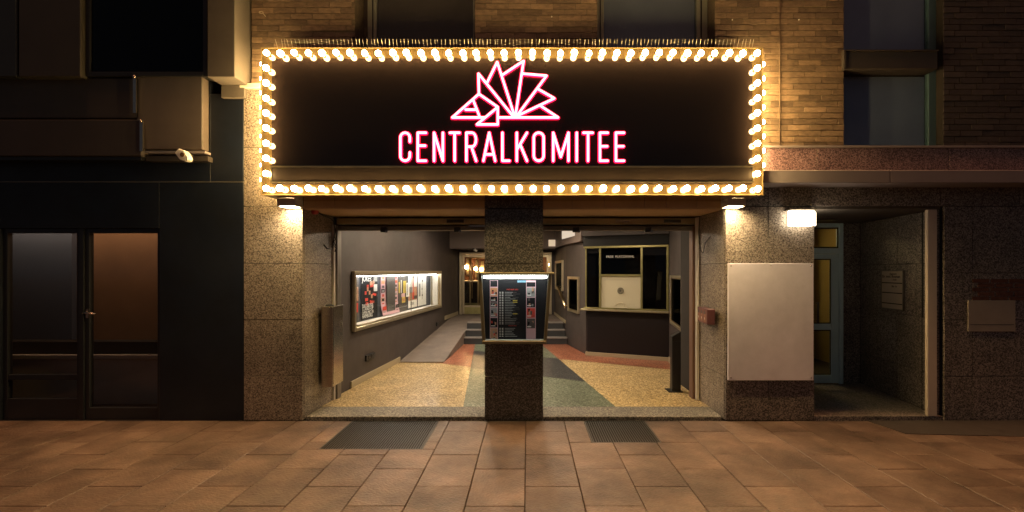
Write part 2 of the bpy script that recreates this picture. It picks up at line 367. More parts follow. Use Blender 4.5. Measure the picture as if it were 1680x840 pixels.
# ================================================================ CLADDING HELPERS
def slabs(parent, seg, aj, zj, m, t0=-.0, th=.03, gap=.006, mlow=None, top=None):
    for a0, a1 in zip(aj[:-1], aj[1:]):
        for k, (z0, z1) in enumerate(zip(zj[:-1], zj[1:])):
            b = B(); seg.box(b, a0+gap/2, a1-gap/2, z0+gap/2, z1-gap/2, t0+random.uniform(-.0012, .0012), t0+th)
            obj('granite_slab', b, (mlow if (mlow and k == 0) else m), parent, bevel=.0015)
ZJ = [.0, .506, 1.15, 1.79, 2.436]
XL0, XL1 = -3.235, -2.562             # left pillar
XR0, XR1 = 2.25, 3.262                # right pillar
REVL = Seg((XL1, Y0+.0), (-2.515, 6.2)); REVR = Seg((2.205, 6.2), (XR0, Y0))

# ---- left pillar
t = thing('granite_pillar', 'speckled granite pillar left of the entrance with the steel box on its side', 'pillar', (XL0, Y0, 0))
bm = B(); prism(bm, [(XL0, Y0+.032), (XL1-.032, Y0+.032), (-2.515-.032, 6.2), (-2.515-.032, 7.0), (XL0, 7.0)], -.02, 2.44); box(bm, XL0, Y0+.032, 2.44, XL1, 6.2, 3.77); obj('core', bm, JOINT, t)
slabs(t, F, [XL0, XL1], ZJ, GR, mlow=GR)
slabs(t, F, [XL0, XL1], [2.436, 3.11, 3.77], GR)
slabs(t, REVL, [.032, REVL.L], [0.002, .506, 1.15, 1.79, 2.412], GR)
bm = B(); box(bm, XL0-.02, Y0-.05, 3.77, -2.86, Y0+.1, 3.825); obj('cap_stone', bm, TRIM, t, bevel=.006)
# ---- right pillar
t = thing('granite_pillar', 'speckled granite pillar right of the entrance behind the blank white board', 'pillar', (XR0, Y0, 0))
bm = B(); prism(bm, [(XR0+.032, Y0+.032), (XR1-.032, Y0+.032), (XR1-.032, 7.0), (2.205+.032, 7.0), (2.205+.032, 6.2)], -.02, 2.44); obj('core', bm, JOINT, t)
slabs(t, F, [XR0, 2.738, XR1], ZJ, GR, mlow=GR_B)
slabs(t, REVR, [0, REVR.L-.032], [0.002, .506, 1.15, 1.79, 2.412], GR)
AL = Seg((XR1, 7.0), (XR1, Y0)); # alcove left side faces +x
bm = B()
alL = Seg((XR1, Y0), (XR1, 7.05))
slabs(t, Seg((XR1, Y0+.032), (XR1, 7.0)), [0, .75, 1.5], [0.05, .506, 1.15, 1.79, 2.41], GR_B, t0=0, th=.028)
# ---- middle pillar
XM0, XM1 = -.493, .174
t = thing('granite_pillar', 'dark polished granite pillar in the middle of the entrance holding the display case', 'pillar', (XM0, Y0, 0))
bm = B(); box(bm, XM0+.032, Y0+.032, -.02, XM1-.032, Y0+.40, 2.42); obj('core', bm, JOINT, t)
slabs(t, F, [XM0, XM1], [0, .506, 1.785, 2.412], GR_D)
slabs(t, Seg((XM0, Y0+.432), (XM0, Y0+.032)), [0, .4], [0, .506, 1.785, 2.412], GR_D)
slabs(t, Seg((XM1, Y0+.032), (XM1, Y0+.432)), [0, .4], [0, .506, 1.785, 2.412], GR_D)
slabs(t, Seg((XM1, Y0+.435), (XM0, Y0+.435)), [0, XM1-XM0], [0, .506, 1.785, 2.412], GR_D)

# ---- lintel, soffit of the entrance
t = thing('entrance_lintel', 'polished bronze coloured lintel under the bulb sign above the entrance', 'lintel', (XL1, Y0, 2.415))
edges = [XL1+.002, -2.20, -1.25, XM0, XM1, .505, .87, 1.33, 1.58, 1.925, XR0-.002]
for a, b_ in zip(edges[:-1], edges[1:]):
    bm = B(); F.box(bm, a+.003, b_-.003, 2.418, 2.62, .004, .04); obj('lintel_panel', bm, (GR_D if a == XM0 else LINT), t)
bm = B(); F.box(bm, XL1, XR0, 2.415, 2.62, .04, .25)
obj('core', bm, SOFFR, t)
bm = B(); prism(bm, [(XL1-.02, Y0+.045), (XR0+.02, Y0+.045), (2.23, 6.42), (-2.54, 6.42)], 2.411, 2.44); obj('reveal_soffit', bm, SOFFR, t)
bm = B(); tube(bm, [(2.24, Y0-.01, 2.43), (2.29, Y0-.03, 2.452)], .012); obj('bracket_pin', bm, BLACK, t)

# ---- facade wall behind the sign and round the building
t = thing('facade_wall', 'granite facade wall behind the bulb sign', 'wall', (XL1, Y0, 2.6))
bm = B(); box(bm, XL1, Y0+.03, 2.625, XR0, 6.4, 3.8); obj('core', bm, JOINT, t)
slabs(t, F, [XL1, -1.6, -.64, .32, 1.28, XR0], [2.63, 3.2, 3.8], GR)
t = thing('granite_band', 'granite band running above the right pillar and alcove', 'wall', (XR0, Y0, 2.44))
bm = B(); box(bm, XR0, Y0+.032, 2.44, 9.5, Y0+.35, 2.90); obj('core', bm, JOINT, t)
aj = [XR0, 2.738, 3.23, 3.80, 4.7, 5.6, 6.5, 7.4, 8.3, 9.2]
slabs(t, F, aj, [2.44, 2.86], GR_B)
t = thing('stone_ledge', 'projecting grey stone ledge above the wall lamp and alcove', 'ledge', (XR0+.1, 5.15, 2.65))
for a, b_ in ((2.30, 3.9), (3.9, 5.6), (5.6, 7.3), (7.3, 9.4)):
    bm = B(); box(bm, a+.002, 5.15, 2.652, b_-.002, Y0-.002, 2.79); obj('ledge_stone', bm, RAILM, t, bevel=.006)
t = thing('red_granite_band', 'reddish granite band under the brick wall and the right window', 'wall', (XR0+.1, 5.33, 2.79))
for a, b_ in zip([2.30, 3.23, 4.7, 6.2, 7.7, 9.3][:-1], [2.30, 3.23, 4.7, 6.2, 7.7, 9.3][1:]):
    bm = B(); box(bm, a+.002, 5.34, 2.80, b_-.002, Y0+.02, 3.075); obj('granite_slab', bm, GR_R, t, bevel=.003)
bm = B(); box(bm, 2.30, 5.32, 3.077, 9.3, Y0+.02, 3.10); obj('drip_strip', bm, RAILM, t)

# ================================================================ BRICK STOREY
PITCH_Z, PITCH_X = .0670, .2545
brick_cache = {}
def brick_mesh(L, bmat=None):
    key = (round(L, 2), bmat.name if bmat else '')
    if key not in brick_cache:
        b = B(); L2 = key[0]/2; box(b, -L2, 0, -.0295, L2, .05, .0295); bev(b, .002)
        me = bpy.data.meshes.new('brick'); b.to_mesh(me); b.free(); me.materials.append(bmat or BRICK); brick_cache[key] = me
    return brick_cache[key]
def brick_wall(label, x0, x1, z0, z1, zcore1, bmat=None):
    t = thing('brick_wall', label, 'brick wall', (x0, Y0, z0), 'brick wall sections of the upper storey')
    bm = B(); box(bm, x0, Y0+.009, z0, x1, Y0+.30, zcore1); obj('mortar_bed', bm, MORTAR if bmat is None else JOINT, t)
    n = 0; r = 0; z = z0 + .035
    while z < z1:
        off = [0, .5, .25, .75, .5, .25][r % 6] * PITCH_X; x = x0 - off
        while x < x1 - .01:
            a, b_ = max(x, x0) + .004, min(x + PITCH_X, x1) - .004
            if b_ - a > .03:
                inst('brick', brick_mesh(b_ - a, bmat), t, ((a+b_)/2, Y0+random.uniform(-.002, .003), z)); n += 1
            x += PITCH_X
        z += PITCH_Z; r += 1
    return t, n
WT = 4.92
b1 = brick_wall('brick wall section at far left above the bulb sign beside the plaster pier', -3.15, wx(582, Y0), 3.83, WT, 5.6)
b2 = brick_wall('brick wall section between the dark window and the pale window above the sign', wx(779, Y0), wx(980, Y0), 3.81, WT, 5.6)
b3 = brick_wall('brightly lit brick wall section right of the sign up to the blue window', wx(1173, Y0), wx(1385, Y0), 3.10, WT, 5.6)
b4 = brick_wall('brick wall section painted in shade tones at the right edge beyond the blue window', wx(1548, Y0), 7.4, 3.10, WT, 5.6, mat('shaded_brick', (.055, .044, .044), .7, var=.5, scale=14, bump=.5, bscale=90, rand=.25, stretch=(1, 1, 3)))  # brick copy with the dimness of the right edge painted into its colour
print('bricks', b1[1], b2[1], b3[1], b4[1])
# conduit down the lit brick wall and a few fixings
bm = B(); tube(bm, [(wx(1279, Y0), Y0-.006, 3.11), (wx(1279, Y0), Y0-.006, 5.2)], .0055, 6); tag(obj('cable_conduit', bm, BRICK), 'thin vertical conduit on the lit brick wall right of the sign', 'conduit')
for px, py in ((1201, 33), (1310, 33), (905, 28)):
    bm = B(); ball(bm, (wx(px, Y0), Y0-.008, wz(py, Y0)), .008, 2); tag(obj('wall_anchor', bm, WHITE), {1201: 'small pale wall anchor on the bricks, nearest the pale window', 1310: 'small pale wall anchor on the bricks right of the thin conduit', 905: 'small pale wall anchor on the bricks between two upper windows'}[px], 'anchor', 'wall anchors on the bricks')
bm = B()
c = Vector((wx(430, Y0), Y0-.02, wz(22, Y0)))
tube(bm, [c+Vector((math.cos(a)*.018*1.3, 0, math.sin(a)*.012)) for a in [k*math.pi/6 for k in range(13)]], .003, 6); tube(bm, [c+Vector((.02, 0, -.008)), c+Vector((.05, 0, -.045))], .004, 6)
tube(bm, [c+Vector((-.02, 0, .01)), c+Vector((-.02, .03, .01))], .004, 6)
tag(obj('wall_hook', bm, BRASSP), 'small metal ring hook on the bricks above the sign corner', 'hook')

# ---- upper windows (recessed)
def upper_window(label, pxl, pxr, z0, z1, depth, frame_m, pane_m, lw=.09, rw=.09):
    x0, x1 = wx(pxl, Y0), wx(pxr, Y0)
    t = thing('upper_window', label, 'window', (x0, Y0, z0), 'windows of the upper storey')
    yb = Y0 + depth
    bm = B(); box(bm, x0+.002, yb, z0, x0+lw, yb+.06, z1); box(bm, x1-rw, yb, z0, x1-.002, yb+.06, z1)
    box(bm, x0+lw, yb+.004, z0, x1-rw, yb+.05, z0+.06)
    obj('window_frame', bm, frame_m, t, bevel=.004)
    bm = B(); box(bm, x0+lw*.55, yb-.008, z0, x0+lw*.66, yb, z1); box(bm, x1-rw*.66, yb-.008, z0, x1-rw*.55, yb, z1); obj('window_seal', bm, BLACK, t)
    bm = B(); box(bm, x0+lw, yb+.02, z0+.06, x1-rw, yb+.026, z1); obj('pane', bm, G_CLEAR, t)
    bm = B(); box(bm, x0+lw, yb+.07, z0, x1-rw, yb+.08, z1); obj('blind', bm, pane_m, t)
    bm = B(); box(bm, x0-.3, yb+.1, z0-.1, x1+.3, yb+.2, z1); obj('backing', bm, ROOMDK, t)
    return t
upper_window('upper window with dark reddish glass above the left part of the sign', 590, 779, 3.81, 5.5, .26, FRAMEG, BLIND2, .11, .05)
upper_window('upper window with pale frame and grey blind above the right part of the sign', 980, 1173, 3.81, 5.5, .22, FRAMEG, BLIND, .11, .13)
# right window: lower light, brown panel, upper light
x0, x1 = wx(1385, Y0), wx(1548, Y0)
t = thing('upper_window', 'tall blue grey window in the bricks at right with a brown middle panel', 'window', (x0, Y0, 3.1), 'windows of the upper storey')
zt, zb = wz(86, Y0), wz(115, Y0)
bm = B(); box(bm, x0-.02, Y0+.10, 3.10, x0+.035, Y0+.16, 5.5); box(bm, x1-.085, Y0+.10, 3.10, x1+.02, Y0+.16, 5.5); box(bm, x0+.035, Y0+.104, 3.10, x1-.085, Y0+.155, 3.16)
obj('window_frame', bm, mat('dark_teal_frame', (.07, .13, .16), .45, var=.2, scale=5), t, bevel=.004)
bm = B(); box(bm, x0-.01, Y0-.03, zb, x1-.09, Y0+.16, zt); obj('middle_panel', bm, AWN, t, bevel=.008)
bm = B(); box(bm, x0-.03, Y0-.045, zb-.01, x0-.008, Y0+.1, zt+.008); box(bm, x0-.008, Y0-.045, zt, x1-.09, Y0+.1, zt+.012); obj('panel_edge', bm, AWN, t)
for za, zc in ((3.16, zb-.01), (zt+.014, 5.5)):
    bm = B(); box(bm, x0+.035, Y0+.125, za, x1-.085, Y0+.131, zc); obj('pane', bm, G_CLEAR, t)
    bm = B(); box(bm, x0+.035, Y0+.165, za, x1-.085, Y0+.175, zc); obj('blind', bm, SKYTINT, t)  # sheet behind the glass carries the painted sky reflection
bm = B(); box(bm, x0-.1, Y0+.19, 3.1, x1+.1, Y0+.25, 5.5); obj('backing', bm, ROOMDK, t)

# ================================================================ LEFT BUILDING
XP0, XP1 = -3.464, -3.168
bm = B(); xprism(bm, [(XP0, 3.80), (XP1, 3.80), (XP1, 5.6), (XP0, 5.6)], 5.17, 6.2); box(bm, XP0, 5.40, 3.66, XP1-.03, 6.2, 3.80)
tag(obj('plaster_pier', bm, PLASTER, bevel=.006), 'pale plaster pier at the left edge of the brick wall beside the black window', 'pier')
t = thing('cladding_wall', 'black clad shop front wall at the left of the picture', 'wall', (-9, Y0, 0))
PZ0, PZT = .138, 2.137
X1a, X1b, X2a, X2b = -5.957, -5.165, -5.02, -4.242
bm = B(); box(bm, X2b+.05, Y0, 0, XL0-.003, Y0+.25, 2.712); obj('cladding_panel', bm, BLACKWALL, t, bevel=.003)
bm = B(); box(bm, -9, Y0, 2.19, X2b+.047, Y0+.25, 2.712); obj('cladding_panel', bm, BLACKWALL, t, bevel=.003)
bm = B(); box(bm, -9, Y0, 2.722, XP0-.15, Y0+.25, 5.6); obj('cladding_panel', bm, BLACKWALL, t, bevel=.003)
bm = B(); box(bm, XP0-.147, Y0, 2.722, XL0-.003, Y0+.25, 3.72); obj('cladding_panel', bm, BLACKWALL, t, bevel=.003)
bm = B(); box(bm, -9, Y0-.004, 2.712, XL0-.003, Y0+.2, 2.722); obj('trim_strip', bm, GREYMET, t)
bm = B(); box(bm, -9, Y0, 0, X1a-.05, Y0+.1, 2.187); obj('cladding_panel', bm, BLACKWALL, t, bevel=.003)
# glazed shop door and window
def shopglaze(name, label, cat, xa, xb, z0, rail, handle):
    t = thing(name, label, cat, (xa, Y0, 0))
    bm = B(); sg = Seg((xa-.05, Y0), (xb+.05, Y0)); Lw = xb-xa+.1
    sg.box(bm, 0, .05, 0, 2.187, .03, .09); sg.box(bm, Lw-.05, Lw, 0, 2.187, .03, .09); sg.box(bm, .05, Lw-.05, 2.137, 2.187, .03, .09); sg.box(bm, .05, Lw-.05, 0, z0, .03, .09)
    if rail: sg.box(bm, .05, Lw-.05, rail-.03, rail+.03, .034, .086)
    obj('door_frame' if handle else 'window_frame', bm, DARKFR, t, bevel=.004)
    bm = B(); sg.box(bm, .05, Lw-.05, z0, 2.137, .055, .062); obj('pane', bm, G_SHOP, t)
    if handle:
        bm = B(); zz = wz(515, Y0); sg.box(bm, .02, .05, zz-.05, zz+.05, .018, .03); tube(bm, [(xa-.02, Y0-.03, zz+.012), (xa+.02, Y0-.03, zz+.012), (xa+.13, Y0-.035, zz)], .009, 8); tube(bm, [(xa-.015, Y0+.03, zz+.012), (xa-.015, Y0-.03, zz+.012)], .008, 8)
        obj('door_handle', bm, STEEL, t)
    return t
shopglaze('shop_window', 'left black framed shop window with a low cross rail', 'window', X1a, X1b, .242, wz(620, Y0), False)
shopglaze('shop_door', 'black framed glass shop door with a small steel lever handle', 'door', X2a, X2b, .138, 0, True)
bm = B(); box(bm, X1b+.05, Y0+.01, 0, X2a-.05, Y0+.1, 2.187); tag(obj('door_post', bm, DARKFR), 'black post between the shop window and the shop door', 'post')
# the room behind them; colours and an added lamp stand in for reflections
bm = B()
box(bm, -7.6, 6.5, 0, -3.4, 6.6, 2.5); box(bm, -7.6, Y0+.25, 2.5, -3.4, 6.6, 2.6); box(bm, -7.7, Y0+.25, 0, -7.6, 6.6, 2.5); box(bm, -3.4, Y0+.25, 0, -3.3, 6.6, 2.5)
tag(obj('shop_room', bm, ROOMBR), 'room behind the shop door glass coloured brown like the reflected street', 'room')
bm = B(); box(bm, -7.5, 6.42, .7, -6.12, 6.49, 2.49); tag(obj('reflection_backdrop', bm, mat('reflection_blue_grey', (.12, .15, .22), .6)), 'added blue grey backdrop behind the left shop window coloured like a reflection', 'backdrop')  # backdrop added to colour the glass as a reflection would
bm = B(); box(bm, -7.6, Y0+.25, -.03, -3.4, 6.5, .02); struct(obj('shop_floor', bm, PATCH))
bm = B(); box(bm, -7.5, 6.05, .02, -3.5, 6.4, .585); box(bm, -7.5, 6.0, .60, -3.5, 6.45, .645); tag(obj('shop_counter', bm, TRIM), 'low counter with pale edge behind the shop door glass', 'counter')
bm = B(); box(bm, -7.5, 6.10, .645, -3.5, 6.3, .80); tag(obj('shop_bench', bm, ROOMDK), 'dark bench back standing on the counter behind the shop glass', 'bench')
t = thing('added_shop_lamp', 'added lamp inside the dark shop at left to brighten its glass', 'lamp', (-4.5, 6.2, 2.45))  # added lamp that brightens what shows through the shop glass
bm = B(); box(bm, -7.2, 6.15, 2.43, -3.95, 6.22, 2.47); obj('added_lamp_tube', bm, E_ROOM, t)
bm = B(); box(bm, -7.25, 6.13, 2.471, -3.9, 6.24, 2.499); obj('lamp_body', bm, BLACK, t)  # body of the added shop lamp
bm = B(); box(bm, X2b-.014, Y0+.064, 1.84, X2b-.004, Y0+.072, 2.13); tag(obj('red_strip', bm, emitter('red_strip_emissive', (1, .06, .05), .45)), 'short thin emissive red strip at the top right edge of the shop door glass', 'strip')  # thin emissive red strip just behind the door glass
# black upper window, side panels, awning boxes
t = thing('dark_shop_window', 'unlit black upper window at the top left', 'window', (-4.94, 5.3, 3.8))
xa, xb = wx(140, 5.3), wx(340, 5.3)
bm = B(); fr = Seg((xa, 5.3), (xb, 5.3)); fr.frame(bm, 0, xb-xa, wz(125, 5.3), 5.5, .05, 0, .06); obj('window_frame', bm, BLACK, t, bevel=.004)
bm = B(); fr.box(bm, .05, xb-xa-.05, wz(125, 5.3)+.05, 5.45, .02, .03); obj('pane', bm, G_DARK, t)
bm = B(); fr.box(bm, .0, xb-xa, wz(125, 5.3), 5.5, .062, .14); obj('backing', bm, BLACKMATT, t)
bm = B(); box(bm, wx(30, 5.25), 5.25, wz(126, 5.25), xa-.004, Y0-.002, 5.5); tag(obj('closed_shutter', bm, mat('olive_brown_panel', (.05, .042, .03), .5, var=.2, scale=3), bevel=.01), 'dull brown panel left of the black upper window', 'panel')
bm = B(); box(bm, wx(-90, 5.25), 5.25, wz(126, 5.25), wx(27, 5.25), Y0-.002, 5.5); tag(obj('closed_shutter', bm, mat('dark_green_panel', (.028, .032, .03), .4, var=.2, scale=3), bevel=.01), 'dark greenish panel at the top left corner of the picture', 'panel')
Yf = 5.33
t = thing('awning', 'closed brown awning cassette with two long fascia boards at the upper left', 'awning', (-6.5, Yf, 2.9))
bm = B(); box(bm, -7.5, Yf, wz(194, Yf), wx(228, Yf), Y0-.002, wz(128, Yf)); obj('fascia_board', bm, AWN, t, bevel=.008)
bm = B(); box(bm, -7.5, Yf-.03, wz(256, Yf-.03), wx(232, Yf-.03), Y0-.002, wz(196, Yf-.03)); obj('fascia_board', bm, AWN, t, bevel=.008)
bm = B(); box(bm, -7.5, Yf-.01, wz(263, Yf), wx(233, Yf), Y0-.002, wz(258, Yf)); obj('front_profile', bm, BLACK, t)
for (pa, pb, ya, yb) in ((218, 223, 127, 185), (229, 234, 201, 248)):
    yy = Yf-.04; bm = B(); box(bm, wx(pa, yy), yy, wz(yb, yy), wx(pb, yy), yy+.02, wz(ya, yy)); ball(bm, (wx(pa+2, yy), yy, wz(ya-1 if ya < 150 else ya-2, yy)), .018, 2); obj('end_bracket', bm, STEEL, t)
t = thing('awning_box', 'light brown rectangular metal box beside the closed awning with its right side lit', 'box', (wx(232, Yf), Yf, 3.0))
bm = B(); box(bm, wx(224, Yf), Yf, wz(245, Yf), wx(332, Yf), Y0-.004, wz(125, Yf)); obj('box_body', bm, BOXM, t, bevel=.008)
bm = B(); box(bm, wx(236, Yf), Yf+.01, wz(251, Yf), wx(335, Yf), Y0-.004, wz(247, Yf)); obj('lower_rail', bm, RAILM, t)
bm = B(); box(bm, wx(236, Yf), Yf+.03, wz(263, Yf), wx(338, Yf), Y0-.004, wz(255, Yf)); obj('bottom_rail', bm, AWN, t)
yy = 5.22
t = thing('security_camera', 'small white security camera under the brown box at upper left', 'camera', (wx(302, yy), yy, wz(255, yy)))
c = Vector((wx(300, yy), yy, wz(255, yy)))
bm = B(); a = [(-.075, .022), (-.03, .072), (.035, .050), (.08, -.02), (.08, -.055), (.04, -.072), (-.02, -.05)]
a = a[::-1]
xprism(bm, [(c.x+p[0], c.z+p[1]) for p in a], yy-.03, yy+.05); obj('camera_body', bm, WHITE, t, bevel=.01)
bm = B(); tube(bm, [(c.x+.018, yy-.038, c.z), (c.x+.018, yy-.02, c.z)], .024, 14); obj('lens', bm, mat('lens_brown', (.12, .07, .03), .2), t)
bm = B(); tube(bm, [(c.x, yy+.05, c.z+.02), (c.x, Yf+.04, c.z+.03)], .012, 8); obj('camera_arm', bm, GREYMET, t)

# ================================================================ BULB SIGN
YS = 5.04
sx0, sx1, sz0, sz1 = wx(429, YS), wx(1251, YS), wz(320, YS), wz(79, YS)
sign = thing('marquee_sign', 'wide black theatre sign framed by glowing bulbs with red lit CENTRALKOMITEE lettering', 'sign', (0, YS, sz0))
SG = Seg((0, YS), (1, YS))
bm = B(); box(bm, sx0, YS+.006, sz0, sx1, Y0-.003, sz1); obj('cabinet', bm, CABINET, sign, bevel=.003)
bm = B(); box(bm, sx0+.004, YS-.002, sz0+.004, sx1-.004, YS+.004, sz1-.004); obj('face_panel', bm, FACE, sign)
bm = B(); SG.frame(bm, sx0+.006, sx1-.006, sz0+.006, sz1-.006, .105, -.0045, -.0022); obj('bulb_glow_band', bm, BAND, sign)
bm = B(); SG.frame(bm, sx0-.003, sx1+.003, sz0-.003, sz1+.003, .012, -.010, -.0035); obj('edge_profile', bm, CABINET, sign)
bm = B(); box(bm, XL1+.02, YS+.02, sz0-.006, XR0-.02, Y0-.004, sz0-.0005); obj('mirror_soffit', bm, SOFF, sign)
# lower projecting box
bx0, bx1, bz0, bz1 = wx(444, 5.0), wx(1236, 5.0), wz(299, 5.0), wz(273, 5.0)
bm = B(); box(bm, bx0, 5.002, bz0, bx1, YS-.004, bz1); lb = obj('lower_box', bm, STRIPB, sign, bevel=.004)
bm = B(); Seg((0, 5.002), (1, 5.002)).frame(bm, bx0-.004, bx1+.004, bz0-.006, bz1+.005, .014, -.008, -.0005); obj('box_rim', bm, BRASS, lb)
for k in range(1, 6):
    pass
# bulbs
bb = B(); ball(bb, (0, 0, 0), .0310, 2, 0, (1, 1.15, 1)); tube(bb, [(0, .026, 0), (0, .055, 0)], .016, 10, mi=1)
bulb_me = bpy.data.meshes.new('bulb'); bb.to_mesh(bulb_me); bb.free(); bulb_me.materials.append(E_BULB); bulb_me.materials.append(BRASS)
YB = YS - .060
bX = [wx(436.5, YB) + (wx(1242.5, YB) - wx(436.5, YB)) * k / 35 for k in range(36)]
bZ = [wz(87, YB) + (wz(309, YB) - wz(87, YB)) * k / 9 for k in range(10)]
for x in bX:
    for z in (bZ[0], bZ[-1]):
        o = inst('bulb', bulb_me, sign, (x+random.uniform(-.006, .006), YB, z+random.uniform(-.005, .005))); o.scale = [random.uniform(.92, 1.07)]*3; o.rotation_euler = (random.uniform(-.1, .1), 0, random.uniform(-.1, .1))
for z in bZ[1:-1]:
    for x in (bX[0], bX[-1]): inst('bulb', bulb_me, sign, (x, YB, z+random.uniform(-.003, .003)))
dz = bZ[1] - bZ[0]
for k in range(10):
    z = bZ[0] + dz * (k + .15)
    if z < sz0 + .04: continue
    for x, sgn in ((sx0, -1), (sx1, 1)):
        for yb in (5.20, 5.35):
            o = inst('bulb', bulb_me, sign, (x + sgn * .070, yb, z)); o.rotation_euler = (0, 0, math.pi/2 * (1 if sgn > 0 else -1))

# lettering and emblem: each glyph a part with a red outline strip behind
def zx(u): return wx(640 + u / 4.2, YS - .03)
def zzf(v): return wz(80 + v / 4.2, YS - .03)
def arc(cx, cy, rx, ry, a0, a1, n=8): return [(cx + rx*math.cos(R(a0+(a1-a0)*k/n)), cy + ry*math.sin(R(a0+(a1-a0)*k/n))) for k in range(n+1)]
T_, B_ = 579, 772
M_ = (T_+B_)/2
def glyphs():
    out = []
    def rr(x0, x1, open_=None):
        r = (x1-x0)/2; cx = (x0+x1)/2
        return x0, x1, r, cx
    # C
    x0, x1, r, cx = rr(71, 136)
    out.append(('C', [[(x1, 640), (x1, T_+r)] + arc(cx, T_+r, r, r, 0, -180) + [(x0, B_-r)] + arc(cx, B_-r, r, r, 180, 0)[0:] + [(x1, 715)]]))
    out.append(('E', [[(191, T_), (191, B_)], [(191, T_), (247, T_)], [(191, 668), (242, 668)], [(191, B_), (247, B_)]]))
    out.append(('N', [[(303, B_), (303, T_)], [(303, T_), (364, B_)], [(364, B_), (364, T_)]]))
    out.append(('T', [[(412, T_), (478, T_)], [(445, T_), (445, B_)]]))
    out.append(('R', [[(526, B_), (526, T_)], [(526, T_), (565, T_)] + arc(565, T_+48, 27, 48, -90, 90) + [(526, T_+96)], [(562, 680), (593, B_)]]))
    out.append(('A', [[(643, B_), (683, T_)], [(683, T_), (724, B_)], [(655, 728), (712, 728)]]))
    out.append(('L', [[(774, T_), (774, B_)], [(774, B_), (822, B_)]]))
    out.append(('K', [[(873, T_), (873, B_)], [(943, T_), (877, 690)], [(897, 662), (943, B_)]]))
    x0, x1, r, cx = rr(990, 1058)
    out.append(('O', [arc(cx, T_+r, r, r, -90, -180) + arc(cx, B_-r, r, r, 180, 0) + arc(cx, T_+r, r, r, 0, -90)]))
    out.append(('M', [[(1124, B_), (1124, T_)], [(1124, T_), (1176, 745)], [(1176, 745), (1229, T_)], [(1229, T_), (1229, B_)]]))
    out.append(('I', [[(1286, T_), (1286, B_)]]))
    out.append(('T', [[(1332, T_), (1396, T_)], [(1364, T_), (1364, B_)]]))
    out.append(('E', [[(1446, T_), (1446, B_)], [(1446, T_), (1500, T_)], [(1446, 672), (1496, 672)], [(1446, B_), (1500, B_)]]))
    out.append(('E', [[(1556, T_), (1556, B_)], [(1556, T_), (1612, T_)], [(1556, 672), (1608, 672)], [(1556, B_), (1612, B_)]]))
    return out
def strokes(bm, polys, y, r, ends=True, flat=1.0):
    for P_ in polys:
        pts = [(zx(a), y, zzf(b)) for a, b in P_]
        tube(bm, pts, r, 10, cap=not ends)
        if ends:
            for e in (pts[0], pts[-1]): ball(bm, e, r*.998, 2)
    if flat != 1:
        for v in bm.verts: v.co.y = y + (v.co.y - y) * flat
for ch, polys in glyphs():
    bm = B(); strokes(bm, polys, YS-.034, .0112, True, .6); g = obj('letter', bm, E_NEON, sign)
    bm = B(); strokes(bm, polys, YS-.022, .0190, True, .35); obj('letter_halo', bm, E_RED, g)
emblem = [[(428, 474), (612, 312)], [(612, 312), (742, 402)], [(612, 312), (609, 172)], [(609, 172), (845, 462)], [(572, 352), (618, 472)], [(520, 420), (598, 420)],
          [(668, 235), (738, 92)], [(738, 92), (857, 462)], [(772, 182), (920, 84)], [(920, 84), (864, 462)], [(915, 172), (1078, 186)], [(1078, 186), (874, 462)],
          [(1016, 276), (1132, 342)], [(1132, 342), (878, 462)], [(1040, 396), (1158, 474)], [(750, 474), (1158, 474)], [(428, 474), (650, 474)],
          [(742, 402), (742, 522)], [(742, 522), (598, 522)], [(598, 522), (742, 402)]]
bm = B(); strokes(bm, emblem, YS-.034, .0108, True, .6); ball(bm, (zx(862), YS-.034, zzf(462)), .032, 2, sc=(1.1, .35, .7)); g = obj('emblem', bm, E_NEON, sign); g['label'] = 'white and red glowing hedgehog outline of folded triangles'
bm = B(); strokes(bm, emblem, YS-.022, .0178, True, .35); obj('emblem_halo', bm, E_RED, g)

# bird spikes on top
t = thing('bird_spikes', 'row of thin metal bird spikes along the top edge of the bulb sign', 'bird spikes', (0, 5.11, sz1))
bm = B(); box(bm, wx(450, YS), 5.09, sz1+.001, wx(1240, YS), 5.13, sz1+.006); obj('spike_base', bm, GREYMET, t)
bb = B(); tube(bb, [(0, 0, 0), (0, -.055, .100)], .0017, 4); sp_me = bpy.data.meshes.new('spike'); bb.to_mesh(sp_me); bb.free(); sp_me.materials.append(mat('spike_wire', (.75, .68, .55), .4))
ns = 128
for k in range(ns):
    o = inst('spike', sp_me, t, (wx(452, YS)+(wx(1238, YS)-wx(452, YS))*k/(ns-1)+random.uniform(-.006, .006), 5.11, sz1+.004)); o.rotation_euler = (random.uniform(-.12, .1), random.uniform(-.06, .06), 0)

# downlights under the sign corners
for i, px in enumerate((476, 1203)):
    x = wx(px, 5.33)
    t = thing('downlight', ['small box downlight under the left end of the bulb sign', 'small box downlight under the right end of the bulb sign'][i], 'lamp', (x, 5.33, 2.43), 'downlights under the sign')
    bm = B(); box(bm, x-.10, 5.24, 2.415, x-.085, 5.42, sz0-.002); box(bm, x+.085, 5.24, 2.415, x+.10, 5.42, sz0-.002); box(bm, x-.0845, 5.24, 2.415, x+.0845, 5.255, sz0-.002); box(bm, x-.0845, 5.405, 2.415, x+.0845, 5.42, sz0-.002); obj('lamp_housing', bm, WHITE, t)
    bm = B(); box(bm, x-.08, 5.26, 2.450, x+.08, 5.40, 2.458); obj('lamp_glass', bm, E_DOWN, t)
